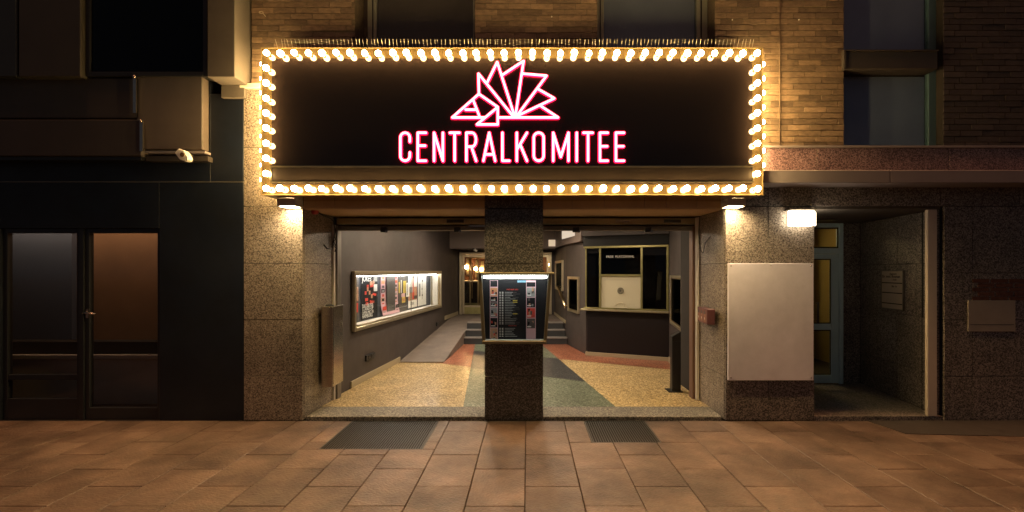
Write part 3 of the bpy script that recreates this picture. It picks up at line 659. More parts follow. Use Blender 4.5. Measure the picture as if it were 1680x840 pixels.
# wall lamp
t = thing('wall_lamp', 'glowing square wall lamp at the top of the right pillar beside the alcove', 'lamp', (wx(1318, 5.35), 5.4, 2.3))
xa, xb, za, zb2 = wx(1299, 5.33), wx(1337, 5.33), wz(370, 5.33), wz(345, 5.33)
bm = B(); box(bm, xa, 5.33, za, xb, 5.43, zb2); obj('lamp_glass', bm, E_WALL, t, bevel=.012)
bm = B(); box(bm, XR1+.004, 5.455, za+.012, XR1+.022, 5.78, zb2-.004); obj('alcove_fill_glass', bm, E_WALL, t)  # unseen glowing strip, lengthened round the corner to brighten the alcove
bm = B(); box(bm, xa-.01, 5.325, zb2+.002, xb+.01, Y0-.003, zb2+.016); box(bm, xa+.01, 5.432, za+.01, xb-.01, Y0-.002, zb2); obj('lamp_mount', bm, WHITE, t)

# ================================================================ SHUTTER HEADER AND JAMB RAILS
YH = 6.2
t = thing('roller_shutter_header', 'bronze roller shutter header across the top of the entrance', 'shutter', (-2.5, YH, 2.2))
H = Seg((-2.5, YH), (2.2, YH))
bm = B(); H.box(bm, .02, H.L-.02, wz(368, YH), wz(358, YH), 0, .16); obj('upper_rail', bm, BRONZE, t, bevel=.004)
bm = B(); H.box(bm, .02, H.L-.02, wz(377.5, YH), wz(370.5, YH), .02, .14); obj('lower_rail', bm, GREYMET, t, bevel=.004)
bm = B(); H.box(bm, 0, H.L, wz(370, YH)-.02, 2.409, .145, .35); obj('header_back', bm, BLACKMATT, t)
for px in (747, 1103):
    bm = B(); H.box(bm, wx(px-14, YH)+2.5, wx(px+14, YH)+2.5, wz(365.5, YH), wz(360, YH), -.006, -.001, 0); tg = obj('name_plate', bm, BLACK, t)
bm = B(); a = wx(1011, YH)+2.5; H.box(bm, a, a+.17, wz(364, YH), wz(361.5, YH), -.012, -.001); obj('latch', bm, STEEL, t)
bm = B(); a = wx(785, YH)+2.5; H.box(bm, a-.12, a+.09, wz(372, YH), wz(369.6, YH), -.002, .1); obj('bright_strip', bm, STEEL, t)
for i, px in enumerate((631, 751, 945, 1063)):
    yy = YH+.03; x = wx(px, yy); z = wz(375, yy)
    bm = B(); box(bm, x-.045, yy-.04, z-.05, x+.04, yy+.02, z+.015); bev(bm, .006); box(bm, x+.02, yy-.05, z-.055, x+.05, yy-.041, z-.03, 1)
    tag(obj('shutter_motor_box', bm, [BLACK, STEEL]), 'small black sensor box under the shutter header, %s' % ['above the left display window', 'just left of the middle pillar', 'just right of the middle pillar', 'above the right part of the ticket window'][i], 'sensor', 'sensor boxes under the shutter header')
t = thing('shutter_guide_rail', 'white and grey vertical shutter rail on the left side of the entrance', 'rail', (-2.5, 6.2, .04), 'shutter guide rails')
bm = B(); box(bm, -2.532, 6.16, .045, -2.492, 6.20, 2.30); obj('white_edge', bm, WHITE, t)
bm = B(); box(bm, -2.535, 6.205, .045, -2.468, 6.33, 2.30); obj('rail_channel', bm, GREYMET, t)
t = thing('shutter_guide_rail', 'white vertical shutter rail on the right side of the entrance', 'rail', (2.2, 6.2, .04), 'shutter guide rails')
bm = B(); box(bm, 2.168, 6.15, .045, 2.202, 6.20, 2.395); obj('white_edge', bm, WHITE, t)
bm = B(); box(bm, 2.135, 6.205, .045, 2.22, 6.33, 2.28); obj('rail_channel', bm, mat('rust_brown_rail', (.16, .085, .055), .5), t)

# ================================================================ HALL FLOOR
ZF = .04
def fx(px, py): Y = FPX*(CAMZ-ZF)/(py-CY); return ((px-CX)*Y/FPX, Y)
def slabpoly(bm, pts, z0=0.0, z1=ZF, mi=0): prism(bm, pts, z0, z1, mi)
fl = struct(bpy.data.objects.new('hall_floor', None)); COL.objects.link(fl); ROOTLOC[fl.name] = Vector((0, 0, 0))
YT = 5.87
bm = B(); box(bm, XL1+.03, Y0+.014, -.05, XM0-.001, YT, ZF); th = obj('threshold_stone', bm, SILLSTONE, fl, bevel=.004)
bm = B(); box(bm, XM1+.001, Y0+.014, -.05, XR0-.03, YT, ZF); obj('threshold_stone', bm, SILLSTONE, fl, bevel=.004)
bm = B(); box(bm, XM0+.001, Y0+.44, -.05, XM1-.001, YT, ZF); obj('threshold_stone', bm, SILLSTONE, fl)
bm = B(); box(bm, XL1, Y0+.02, -.09, XR0, 6.0, -.052); obj('floor_bed', bm, STEPF, fl)
BL1, BL2 = (-.793, YT+.002), (-.99, 8.30)          # border left: yellow to green
AR1, AR2 = (1.077, YT+.002), (.588, 9.05)          # border right: yellow to green
JL, JR = -2.54, 2.24
def lerp(a, b_, t_): return (a[0]+(b_[0]-a[0])*t_, a[1]+(b_[1]-a[1])*t_)
def atY(a, b_, Y): return (a[0]+(b_[0]-a[0])*(Y-a[1])/(b_[1]-a[1]), Y)
patches = []
g = .0
patches.append((T_Y, [(JL, YT+.002), BL1, BL2, (-1.55, 8.62), (-2.36, 8.72), (-2.53, 6.5)]))
patches.append((T_Y, [AR1, (JR, YT+.002), (2.26, 6.5), (2.50, 8.04), AR2]))
LT, RT = atY(BL1, BL2, 10.88), atY(AR1, AR2, 10.88)
Lk0, Lk1 = atY(BL1, BL2, 8.22), atY(BL1, BL2, 10.0); Rk0, Rk1 = atY(AR1, AR2, 7.20), atY(AR1, AR2, 9.10)
patches.append((T_G, [BL1, AR1, Rk0, Lk0]))
patches.append((T_K, [Lk0, Rk0, Rk1, Lk1]))
patches.append((T_G, [Lk1, Rk1, RT, LT]))
patches.append((T_R, [(-2.36, 8.73), (-1.55, 8.63), (BL2[0]-.002, BL2[1]+.006), LT, (-2.2, 10.88)]))
patches.append((T_R, [(AR2[0], AR2[1]+.006), (2.50, 8.05), (2.66, 8.8), (1.15, 9.6), (.9, 10.88), RT]))
for m, pts in patches:
    bm = B(); slabpoly(bm, pts, -.02, ZF-.001); o = obj('terrazzo_field', bm, m, fl)
    try:
        pass
    except Exception: pass
# ---- left wall of the hall with the recessed display window
lw_x = lambda Y: -2.52 + .087*(Y-6.79)
LW = Seg((lw_x(6.33), 6.33), (lw_x(13.45), 13.45))
def lwa(Y): return (Y-6.33)/LW.u.y
CZ = 2.75
DA0, DA1, DZ0, DZ1 = lwa(6.87), lwa(11.42), .885, 1.655
t = thing('hall_wall', 'dark grey hall wall on the left with the recessed poster window', 'wall', (LW.p0.x, LW.p0.y, 0))
bm = B(); LW.box(bm, 0, LW.L, -.02, DZ0, 0, .3); obj('wall_panel', bm, HALL, t)
bm = B(); LW.box(bm, 0, LW.L, DZ1, CZ, 0, .3); obj('wall_panel', bm, HALL, t)
bm = B(); LW.box(bm, 0, DA0, DZ0, DZ1, .0, .3); obj('wall_panel', bm, HALL, t)
bm = B(); LW.box(bm, DA1, LW.L, DZ0, DZ1, .0, .3); obj('wall_panel', bm, HALL, t)
bm = B(); LW.box(bm, lwa(6.79), lwa(8.75), ZF+.001, ZF+.095, -.022, -.001); obj('skirting', bm, BASEB, t, bevel=.003)
bm = B()
for a, b_, c0, c1 in ((lwa(11.9), lwa(13.3), .49, .585),): LW.box(bm, a, b_, c0+.001, c1, -.022, -.001)
obj('skirting', bm, BASEB, t, bevel=.003)
for px in (564, 570):
    for py in (385, 460, 500, 560, 625):
        pass
# display window
t = thing('poster_window', 'long brass framed wall display of posters on the left hall wall', 'display case', tuple(LW.pt(DA0, 0, DZ0)))
bm = B(); LW.frame(bm, DA0-.05, DA1+.05, DZ0-.05, DZ1+.05, .055, -.055, -.001); obj('outer_frame', bm, BRASSP, t, bevel=.006)
bm = B(); LW.frame(bm, DA0+.006, DA1-.006, DZ0+.006, DZ1-.006, .018, -.02, .02); obj('inner_frame', bm, BRASS, t, bevel=.003)
bm = B(); LW.box(bm, DA0, DA1, DZ0+.001, DZ0+.012, .03, .24); LW.box(bm, DA0, DA1, DZ1-.012, DZ1-.001, .03, .24)
LW.box(bm, DA0+.001, DA0+.012, DZ0+.012, DZ1-.012, .03, .24); LW.box(bm, DA1-.012, DA1-.001, DZ0+.012, DZ1-.012, .03, .24); obj('case_lining', bm, WHITE, t)
bm = B(); LW.box(bm, DA0+.012, DA1-.012, DZ0+.012, DZ1-.012, .215, .24); obj('back_panel', bm, mat('case_back', (.05, .055, .07), .6), t)
bm = B(); LW.box(bm, DA0+.05, DA1-.05, DZ1-.035, DZ1-.014, .05, .075); obj('light_tube', bm, E_CASE, t)
mid = DA0+(DA1-DA0)*.56
bm = B(); LW.box(bm, DA0+.022, mid, DZ0+.022, DZ1-.022, .005, .010); obj('sliding_pane', bm, G_CASE, t)
bm = B(); LW.box(bm, mid-.03, DA1-.022, DZ0+.022, DZ1-.022, .013, .018); obj('sliding_pane', bm, G_CASE, t)
bm = B(); LW.box(bm, mid-.006, mid+.004, DZ0+.022, DZ1-.022, .000, .0045); obj('pane_edge', bm, GREYMET, t)
# posters: px along the photo's case -> s
def cs(px):
    k = (CX-px)/FPX        # on the back panel (t about .2): solve |x| = k Y
    # X = -2.52-.2 + .087(Y-6.79)
    Y = (2.72 + .087*6.79)/(k+.087); return (Y-6.33)/LW.u.y
POST_MATS = [PDRK, PBLK, PRED, PWHT, PINK, PGRY, PYEL, PSKN, PBLU, PORG]
iD, iK, iR, iW, iP, iG, iY, iS, iB, iO = range(10)
def poster(label, a0, a1, z0, z1, base, rects, texts=(), curl=0, tt=.205, seg=LW, rnd=None, cat='poster', grp='posters in the left display'):
    bm = B()
    n = 6; zz_ = [z0 + (z1-z0)*k/n for k in range(n+1)]
    if curl:
        prev = None
        vs = []
        for z in zz_:
            q = max(0, 1-(z-z0)/(.35*(z1-z0)))
            tq = tt - curl*q*q; vs.append((bm.verts.new(seg.pt(a0, tq, z)), bm.verts.new(seg.pt(a1, tq, z))))
        for (a, b_), (c_, d_) in zip(vs[:-1], vs[1:]): bm.faces.new((a, b_, d_, c_)).material_index = base
    else: seg.box(bm, a0, a1, z0, z1, tt-.002, tt, base)
    for (u0, u1, v0, v1, lay, mi) in rects:
        seg.quad(bm, a0+(a1-a0)*u0, a0+(a1-a0)*u1, z0+(z1-z0)*v0, z0+(z1-z0)*v1, tt-.003-.0012*lay-(curl*.6 if curl and v0 < .2 else 0), mi)
    for (s_, u, v, size, mi) in texts: seg.text(bm, s_, a0+(a1-a0)*u, z0+(z1-z0)*v, size, tt-.008, mi)
    return tag(obj('poster', bm, POST_MATS, None), label, cat, grp)
rr = random.Random(3)
z0_, z1_ = DZ0+.03, DZ1-.02
poster('narrow brown poster at the near end of the left display', cs(582)+.0, cs(588), z0_, z1_, iD, [(.1, .9, .45, .75, 0, iS), (.1, .8, .2, .4, 0, iR)])
rc = [(0.02, .6, .86, .99, 0, iK)]
for k in range(11): u = rr.uniform(.02, .8); v = rr.uniform(.3, .78); rc.append((u, u+rr.uniform(.07, .17), v, v+rr.uniform(.04, .10), k % 4, iR))
for k in range(6): u = rr.uniform(.05, .8); v = rr.uniform(.4, .8); rc.append((u, u+.1, v, v+.09, 4+k % 3, iS))
rc += [(.72, .95, .62, .78, 7, iW), (.72, .95, .85, .98, 7, iG)]
poster('black and red poster reading STAND-UP OPEN MIC IN HAMBURG in the left display', cs(592), cs(619), z0_, z1_, iK, rc,
       [('JOKES', .04, .86, .13, iW), ('DAS GROSSE', .04, .28, .075, iW), ('STAND-UP', .04, .20, .09, iW), ('OPEN MIC IN', .04, .12, .075, iW), ('HAMBURG', .04, .04, .085, iW)])
rc = []
for c0, c1 in ((0, .24), (.76, 1)):
    for k in range(9):
        rc.append((c0+.02, c1-.02, .02+k*.108, .112+k*.108, 0, [iS, iP, iK, iG, iR, iD][rr.randrange(6)] if k % 2 else iP))
        rc.append((c0+.06, c1-.06, .03+k*.108, .09+k*.108, 1, [iD, iK, iG, iO, iR][rr.randrange(5)]))
rc += [(.25, .75, .01, .99, 0, iD), (.42, .6, .93, .98, 1, iW), (.4, .62, .83, .86, 1, iP), (.6, .72, .62, .67, 1, iY)]
for k in range(22): rc.append((.30, .30+rr.uniform(.2, .4), .28+k*.024, .287+k*.024, 2, iG))
for k in range(7): rc.append((.30, .30+rr.uniform(.2, .4), .05+k*.024, .057+k*.024, 2, iG))
poster('curled monthly programme poster with pink picture columns in the left display', cs(624), cs(652), z0_, z1_, iP, rc, curl=.045, tt=.20)
rc = [(.05, .2, .5, .8, 0, iY), (.3, .38, .5, .85, 0, iW), (.55, .9, .48, .82, 0, iY), (.35, .75, .38, .48, 0, iP), (.4, .8, .22, .38, 1, iY), (.45, .75, .26, .34, 2, iO), (.06, .86, .93, .95, 0, iG), (.0, .95, .10, .12, 0, iG), (.93, .95, .1, .8, 0, iG)]
poster('dark poster with yellow figures in the middle of the left display', cs(653), cs(667.5), z0_, z1_, iD, rc)
poster('small white note overlapping the dark yellow poster in the left display', cs(663.5), cs(668.5), .885+.30, .885+.58, iW, [(.2, .5, .1, .9, 0, iG)], tt=.17)
rc = [(0, 1, .22, .62, 0, iS), (.45, .62, .6, .95, 1, iS), (.48, .6, .88, .97, 2, iK), (.5, .6, .45, .75, 2, iR), (.1, .5, .45, .62, 2, iG), (.45, .65, .25, .45, 3, iR), (.6, .95, .25, .35, 3, iD)]
poster('white poster of a figure in a flesh toned print right of the display centre', cs(669.5), cs(684), z0_+.02, z1_, iW, rc, [('TOUR', .2, .08, .09, iG)])
rc = [(.48, .52, .2, .9, 0, iD), (.45, .6, .75, .82, 1, iD), (.42, .55, .5, .56, 1, iG), (.44, .58, .3, .35, 1, iD), (.1, .3, .3, .7, 0, iG)]
poster('white poster with a thin black vertical drawing at the far end of the left display', cs(685.5), cs(699), z0_+.02, z1_, iW, rc)
bm = B()
for px in (705.5, 708.5, 711): LW.box(bm, cs(px), cs(px)+.05, DZ0+.014, DZ1-.02, .16, .18)
tag(obj('curtain_rods', bm, BRASSP), 'pale metal slats standing at the far end of the left display', 'slats')
# sockets
for i, (px, py, n_) in enumerate(((606, 585, 2), (716.5, 531.5, 1))):
    k = (CX-px)/FPX; Y = (2.52+.087*6.79)/(k+.087); a = (Y-6.33)/LW.u.y; z = wz(py, Y)
    bm = B(); LW.box(bm, a-.085*n_/1, a+.085*n_/1, z-.045, z+.045, -.03, -.001); bev(bm, .006)
    for q in range(n_): LW.box(bm, a-.06*n_+q*.12+.01, a-.06*n_+q*.12+.09, z-.02, z+.03, -.034, -.0305)
    tag(obj('wall_socket', bm, BLACK), ['black double socket low on the left hall wall near the entrance', 'small black socket low on the left hall wall by the ramp'][i], 'socket')
# ---- right walls of the hall
WR1 = Seg((.72, 14.0), (.885, 11.1)); WR2 = Seg((.885, 11.1), (1.16, 9.55)); 
t = thing('hall_wall', 'grey hall wall left of the ticket booth with two small framed windows', 'wall', (.885, 11.1, 0))
bm = B(); WR1.box(bm, 0, WR1.L, -.02, CZ, 0, .2); obj('wall_panel', bm, HALL, t)
bm = B(); WR2.box(bm, 0, WR2.L, -.02, CZ, 0, .2); obj('wall_panel', bm, HALL, t)
bm = B(); WR1.box(bm, .3, WR1.L-.02, .491, .56, -.02, -.001); obj('skirting', bm, BASEB, t)
bm = B(); WR1.box(bm, .2, WR1.L, 2.30, CZ, -.10, -.002); WR2.box(bm, 0, WR2.L-.02, 2.30, CZ, -.10, -.002); obj('bulkhead', bm, HALL2, t)
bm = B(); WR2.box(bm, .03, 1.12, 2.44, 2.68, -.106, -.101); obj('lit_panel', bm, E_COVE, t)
def small_window(label, seg, a0, a1, z0, z1, cat='window'):
    t = thing('hall_window', label, 'window', tuple(seg.pt(a0, 0, z0)), 'small framed windows of the hall')
    bm = B(); seg.frame(bm, a0, a1, z0, z1, .045, -.05, -.001); obj('window_frame', bm, BRASSP, t, bevel=.005)
    bm = B(); seg.frame(bm, a0+.045, a1-.045, z0+.045, z1-.045, .015, -.03, -.001); obj('inner_frame', bm, BRASS, t)
    bm = B(); seg.box(bm, a0+.06, a1-.06, z0+.06, z1-.06, -.018, -.012); obj('pane', bm, G_HALLW, t)
    bm = B(); seg.box(bm, a0+.05, a1-.05, z0+.05, z1-.05, -.008, -.002); obj('backing', bm, BLACKMATT, t)
small_window('farther small brass framed window above the handrail', WR1, (14.0-12.95)/abs(WR1.u.y), (14.0-11.5)/abs(WR1.u.y), 1.22, 1.97)
small_window('nearer small brass framed window left of the ticket booth', WR2, (11.1-10.81)/abs(WR2.u.y), (11.1-9.97)/abs(WR2.u.y), .81, 1.585)
bm = B()
p_ = WR1.pt((14.0-11.9)/abs(WR1.u.y), -.09, 1.32); q_ = WR2.pt(.25, -.09, .92)
tube(bm, [p_, q_], .034, 10); tube(bm, [p_+Vector((0, 0, -.06)), q_+Vector((0, 0, -.06))], .008, 8)
for e in (p_, q_): tube(bm, [e, e+Vector((.09, .01, 0))], .012, 8)
tag(obj('handrail', bm, BRASS), 'sloping brass handrail on the wall beside the steps', 'handrail')
# ticket booth
TB = Seg((1.13, 9.44), (2.59, 8.80))
t = thing('ticket_booth', 'ticket booth with brass framed window and dark front on the right of the hall', 'ticket booth', (1.13, 9.44, ZF))
bm = B(); TB.box(bm, .03, TB.L, ZF+.07, .93, .04, .3); obj('booth_front', bm, PLUM, t)
bm = B(); TB.box(bm, .0, TB.L, ZF+.001, ZF+.07, .01, .3); obj('skirting', bm, BASEB, t)
bm = B(); TB.box(bm, -.08, TB.L+.02, .93, .965, -.10, .28); obj('counter_ledge', bm, BRONZE, t, bevel=.006)
WZ0, WZ1 = .965, 2.15
cols_ = [0.0, .30, 1.10, TB.L-.02]
for a in cols_:
    bm = B(); TB.box(bm, a-.0 if a == 0 else a-.02, a+.03 if a == 0 else a+.02, WZ0+.031, WZ1-.001, 0, .05); obj('mullion', bm, BRASSG, t, bevel=.004)
bm = B(); TB.box(bm, -.03, TB.L+.0, WZ1, WZ1+.04, -.012, .06); obj('window_head', bm, BRASSG, t, bevel=.004)
bm = B(); TB.box(bm, -.03, TB.L+.0, WZ0+.001, WZ0+.03, -.012, .06); obj('window_sill', bm, BRASSG, t, bevel=.004)
zt_ = WZ0+ (WZ1-WZ0)*.555
bm = B(); TB.box(bm, .32, 1.08, zt_-.02, zt_+.02, -.004, .055); obj('transom', bm, BRASSG, t, bevel=.004)
for a0, a1, z0, z1 in ((.03, .28, WZ0+.03, WZ1), (1.12, TB.L-.04, WZ0+.03, WZ1), (.32, 1.08, zt_+.02, WZ1)):
    bm = B(); TB.box(bm, a0, a1, z0, z1, .02, .026); obj('pane', bm, G_BOOTH, t)
bm = B(); TB.box(bm, .32, 1.08, WZ0+.03, zt_-.02, .028, .045); cp = obj('speaking_panel', bm, CREAM, t)
c = TB.pt(.70, .024, WZ0+.36)
bm = B(); nrm = -TB.n
tube(bm, [c-nrm*.002, c+nrm*.012], .062, 20); obj('speaking_grille', bm, mat('grille_metal', (.20, .19, .15), .4, metal=.6), cp)
bm = B()
for q in (.045, .028): tube(bm, [c+nrm*.014+TB.u*q*math.cos(x)+Vector((0, 0, q*math.sin(x))) for x in [k*math.pi/8 for k in range(17)]], .003, 6)
obj('grille_ring', bm, BRASSP, cp)
bm = B(); pts = [TB.pt(.70+.11*math.cos(x), 0, WZ0+.03+.10*math.sin(x)) for x in [k*math.pi/10 for k in range(11)]]
tube(bm, pts, .006, 6); obj('pay_hatch', bm, BRASSP, cp)
bm = B(); TB.box(bm, .56, .84, WZ0+.0305, WZ0+.045, -.03, .02); obj('coin_tray', bm, CREAM, cp)
bm = B(); TB.text(bm, 'FREIE  PLATZWAHL', .42, WZ1-.19, .062, .012); obj('lettering', bm, PWHT, t)
bm = B(); TB.box(bm, .03, .27, WZ1-.10, WZ1-.002, .03, .04); TB.box(bm, 1.12, TB.L-.05, WZ1-.15, WZ1-.002, .03, .04); obj('blind_strip', bm, HALL2, t)
bm = B(); TB.box(bm, 0, TB.L, WZ0, WZ1+.04, .9, .95); TB.box(bm, -.01, .02, WZ0, WZ1, .10, .9); TB.box(bm, TB.L-.01, TB.L+.02, WZ0, WZ1, .1, .9); TB.box(bm, 0, TB.L, WZ1+.0401, WZ1+.08, .07, .95); TB.box(bm, 0, TB.L, WZ0-.03, WZ0-.001, .29, .95); obj('booth_interior', bm, BLACKMATT, t)
bm = B(); TB.box(bm, -.05, TB.L, WZ1+.041, WZ1+.24, .03, .1); obj('dark_header', bm, BLACKMATT, t)
bm = B(); TB.box(bm, -.06, TB.L+.01, WZ1+.241, CZ, -.05, .1); obj('upper_header', bm, HALL, t)
# right wall of the hall (towards the entrance)
RWALL = Seg((2.60, 8.80), (2.215, 6.33))
t = thing('hall_wall', 'dark grey hall wall at the right between the ticket booth and the entrance', 'wall', (2.6, 8.8, 0))
bm = B(); RWALL.box(bm, 0, RWALL.L, -.02, CZ, 0, .2); obj('wall_panel', bm, HALL, t)
bm = B(); RWALL.box(bm, .05, RWALL.L-.5, ZF+.001, ZF+.10, -.02, -.001); obj('skirting', bm, BASEB, t)
def rwa(px):
    # x = kY ; X = 2.6 - m (8.8-Y), m = .385/2.47
    k = (px-CX)/FPX; m_ = .385/2.47; Y = (2.6 - m_*8.8)/(k - m_); return (8.8-Y)/abs(RWALL.u.y)
small_window('narrow tall brass framed window on the right hall wall above the black post', RWALL, rwa(1103.5), rwa(1123), .79, 1.63)
bm = B(); a = rwa(1126); RWALL.box(bm, a-.03, a+.03, .40, .50, -.03, -.001); tag(obj('wall_socket', bm, BLACK), 'black socket on the right hall wall behind the black post', 'socket')
t = thing('black_post', 'slim black square stand post just inside the entrance at the right', 'post', (2.03, 6.62, ZF))
bm = B(); box(bm, 1.93, 6.55, ZF, 2.13, 6.75, ZF+.012); obj('base_plate', bm, BLACK, t, bevel=.003)
bm = B(); box(bm, 1.985, 6.58, ZF+.012, 2.105, 6.68, .80)
bm.verts.ensure_lookup_table()
for v in bm.verts:
    if v.co.z > .7 and v.co.x > 2.05: v.co.z += .07
obj('post_body', bm, BLACK, t, bevel=.005)
bm = B(); box(bm, 1.992, 6.576, .10, 2.098, 6.5795, .74); obj('front_panel', bm, DARKFR, t)

# ---- steps, ramp, upper floor, end of hall
bm = B()
prism(bm, [(-2.4, 8.72), (-1.53, 8.72), (-1.40, 12.55), (-2.2, 12.55)], -.02, ZF)
bm.verts.ensure_lookup_table()
for v in bm.verts:
    if v.co.z > .01: v.co.z = ZF+.004 if v.co.y < 9 else .492
struct(obj('ramp', bm, RAMPM))
bm = B(); prism(bm, [(lw_x(8.65)+.01, 8.66), (-1.53, 8.66), (-1.53, 8.719), (lw_x(8.7)+.01, 8.719)], ZF-.01, ZF+.012); tag(obj('ramp_edge', bm, STEEL), 'bright metal edge strip at the foot of the ramp', 'edge strip')
st = struct(bpy.data.objects.new('hall_steps', None)); COL.objects.link(st); ROOTLOC[st.name] = Vector((0, 0, 0))
for k, (yf, z) in enumerate(((10.88, .19), (11.10, .34), (11.32, .49))):
    xa = -1.53 + (yf-8.72)*.034; xr = .90 - k*.03
    bm = B(); box(bm, xa+.002, yf, z-.16 if k else -.02, xr, (11.10, 11.32, 11.9)[k], z-.022, 0); obj('riser', bm, STEPF, st)
    bm = B(); box(bm, xa+.002, yf-.012, z-.021, xr, (11.098, 11.318, 11.5)[k], z); obj('tread', bm, STEPM, st)
bm = B(); prism(bm, [(-1.44, 11.501), (.86, 11.501), (.72, 14.0), (.72, 13.9), (-1.38, 13.9)], .2, .488); prism(bm, [(-2.3, 12.56), (-1.40, 12.56), (-1.38, 13.9), (-2.3, 13.9)], .2, .488); struct(obj('upper_floor', bm, RAMPM))
# ceiling
bm = B(); box(bm, -2.9, 6.36, CZ, 3.0, 12.42, CZ+.1); tag(obj('hall_ceiling', bm, CEIL), 'painted ceiling over the entrance hall', 'ceiling')
bm = B(); box(bm, -2.4, 12.42, 2.29, 1.0, 13.45, 2.9); tag(obj('ceiling_beam', bm, HALL2), 'brownish dropped beam across the back of the hall above the doors', 'beam')
t = thing('emergency_light', 'small pale square light on the beam right of the middle pillar', 'lamp', (.75, 12.4, 2.35))
xa, xb = wx(900, 12.38), wx(911, 12.38); bm = B(); box(bm, xa, 12.36, wz(404, 12.38), xb, 12.415, wz(393.5, 12.38)); obj('light_box', bm, mat('lamp_box_pale', (.75, .62, .45), .5, emit=(1, .8, .55), es=.5), t)
for i, (x, y) in enumerate(((-1.5, 7.6), (.9, 7.4), (-1.2, 9.9), (.1, 9.4))):
    t = thing('hall_ceiling_light', 'round recessed ceiling light of the hall, %s' % ['over the yellow floor at left', 'over the yellow floor at right', 'over the ramp', 'over the steps'][i], 'lamp', (x, y, CZ), 'ceiling lights of the hall')
    bm = B(); tube(bm, [(x, y, CZ-.02), (x, y, CZ-.001)], .11, 20); obj('lamp_rim', bm, WHITE, t)
    bm = B(); tube(bm, [(x, y, CZ-.026), (x, y, CZ-.021)], .095, 20); obj('lamp_glass', bm, E_CEIL, t)
t = thing('beam_spotlight', 'tiny spotlight on the underside of the back beam', 'lamp', (wx(780, 12.3), 12.3, 2.3))
x = wx(780, 12.45); bm = B(); tube(bm, [(x, 12.46, 2.288), (x, 12.46, 2.25)], .012, 8); tube(bm, [(x-.03, 12.44, 2.262), (x+.03, 12.5, 2.225)], .028, 10); obj('lamp_body', bm, WHITE, t)
# end wall with the foyer doors
YD = 13.45
dx0, dx1 = wx(754, YD), wx(905, YD); dz0, dz1 = .49, 2.24
bm = B(); box(bm, -2.3, YD, .2, dx0, YD+.15, 2.9); box(bm, dx1, YD, .2, 1.1, YD+.15, 2.9); box(bm, dx0, YD, dz1, dx1, YD+.15, 2.9)
tag(obj('end_wall', bm, HALL), 'dark end wall of the hall around the foyer doors', 'wall')
t = thing('foyer_door', 'brass framed double glass door at the back of the hall', 'door', (dx0, YD, dz0))
DS = Seg((dx0, YD), (dx1, YD)); DL = dx1-dx0
bm = B(); DS.box(bm, 0, .07, dz0, dz1, -.05, .06); DS.box(bm, DL-.07, DL, dz0, dz1, -.05, .06); DS.box(bm, .07, DL-.07, dz1-.07, dz1, -.05, .06); obj('door_frame', bm, BRASSP, t, bevel=.005)
for k, (a0, a1) in enumerate(((.08, DL/2-.005), (DL/2+.005, DL-.08))):
    bm = B(); DS.box(bm, a0, a0+.06, dz0+.01, dz1-.08, -.02, .03); DS.box(bm, a1-.06, a1, dz0+.01, dz1-.08, -.02, .03); DS.box(bm, a0+.06, a1-.06, dz1-.14, dz1-.08, -.02, .03); DS.box(bm, a0+.06, a1-.06, dz0+.2, dz0+.25, -.02, .03)
    lf = obj('door_leaf', bm, BRASSP, t, bevel=.004)
    bm = B(); DS.box(bm, a0+.06, a1-.06, dz0+.01, dz0+.199, -.02, .03); obj('kick_plate', bm, BRASSG, lf)
    bm = B(); DS.box(bm, a0+.06, a1-.06, dz0+.25, dz1-.14, .0, .006); obj('pane', bm, G_CLEAR, lf)
    bm = B(); hx = (a0+.22) if k else (a0+.22)
    tube(bm, [DS.pt(hx+.06, -.06, dz0+.45), DS.pt(hx+.06, -.06, dz1-.3)], .016, 8); DS.box(bm, a0+.06, a1-.06, dz0+.92, dz0+.95, -.045, -.03); obj('door_handle', bm, BRASS, lf)
# foyer
bm = B(); box(bm, -2.6, YD+.15, .2, 1.6, 17.5, .48); struct(obj('foyer_floor', bm, WOODF))
bm = B(); box(bm, -2.6, 17.0, .48, 1.6, 17.1, 2.9); box(bm, -2.7, YD+.15, .48, -2.6, 17.1, 2.9); box(bm, 1.6, YD+.15, .48, 1.7, 17.1, 2.9); box(bm, -2.6, YD+.15, 2.7, 1.6, 17.1, 2.8)
tag(obj('foyer_room', bm, WOODF), 'dark wood panelled foyer behind the glass doors', 'room')
t = thing('foyer_counter', 'dark bar counter seen through the left foyer door leaf', 'counter', (-1.6, 15.5, .48))
bm = B(); box(bm, -2.5, 15.5, .48, -.4, 15.9, 1.35); obj('counter_body', bm, ROOMDK, t)
bm = B(); box(bm, -2.5, 15.42, 1.352, -.4, 15.95, 1.40); obj('counter_top', bm, BRASS, t)
bm = B(); box(bm, -2.05, 15.3, .48, -1.55, 15.41, .68); tag(obj('foyer_plinth', bm, BRASSG), 'small brass plinth before the bar counter in the foyer', 'plinth')
for i, px in enumerate((774, 787)):
    x = wx(px-4, 15.0); bm = B(); box(bm, x, 15.0, .482, x+.05, 15.05, 2.1); box(bm, x, 15.0, 2.10, x+.28, 15.05, 2.15)
    tag(obj('brass_post', bm, BRASS, bevel=.006), ['left tall brass post inside the foyer', 'right tall brass post inside the foyer'][i], 'post', 'brass posts in the foyer')
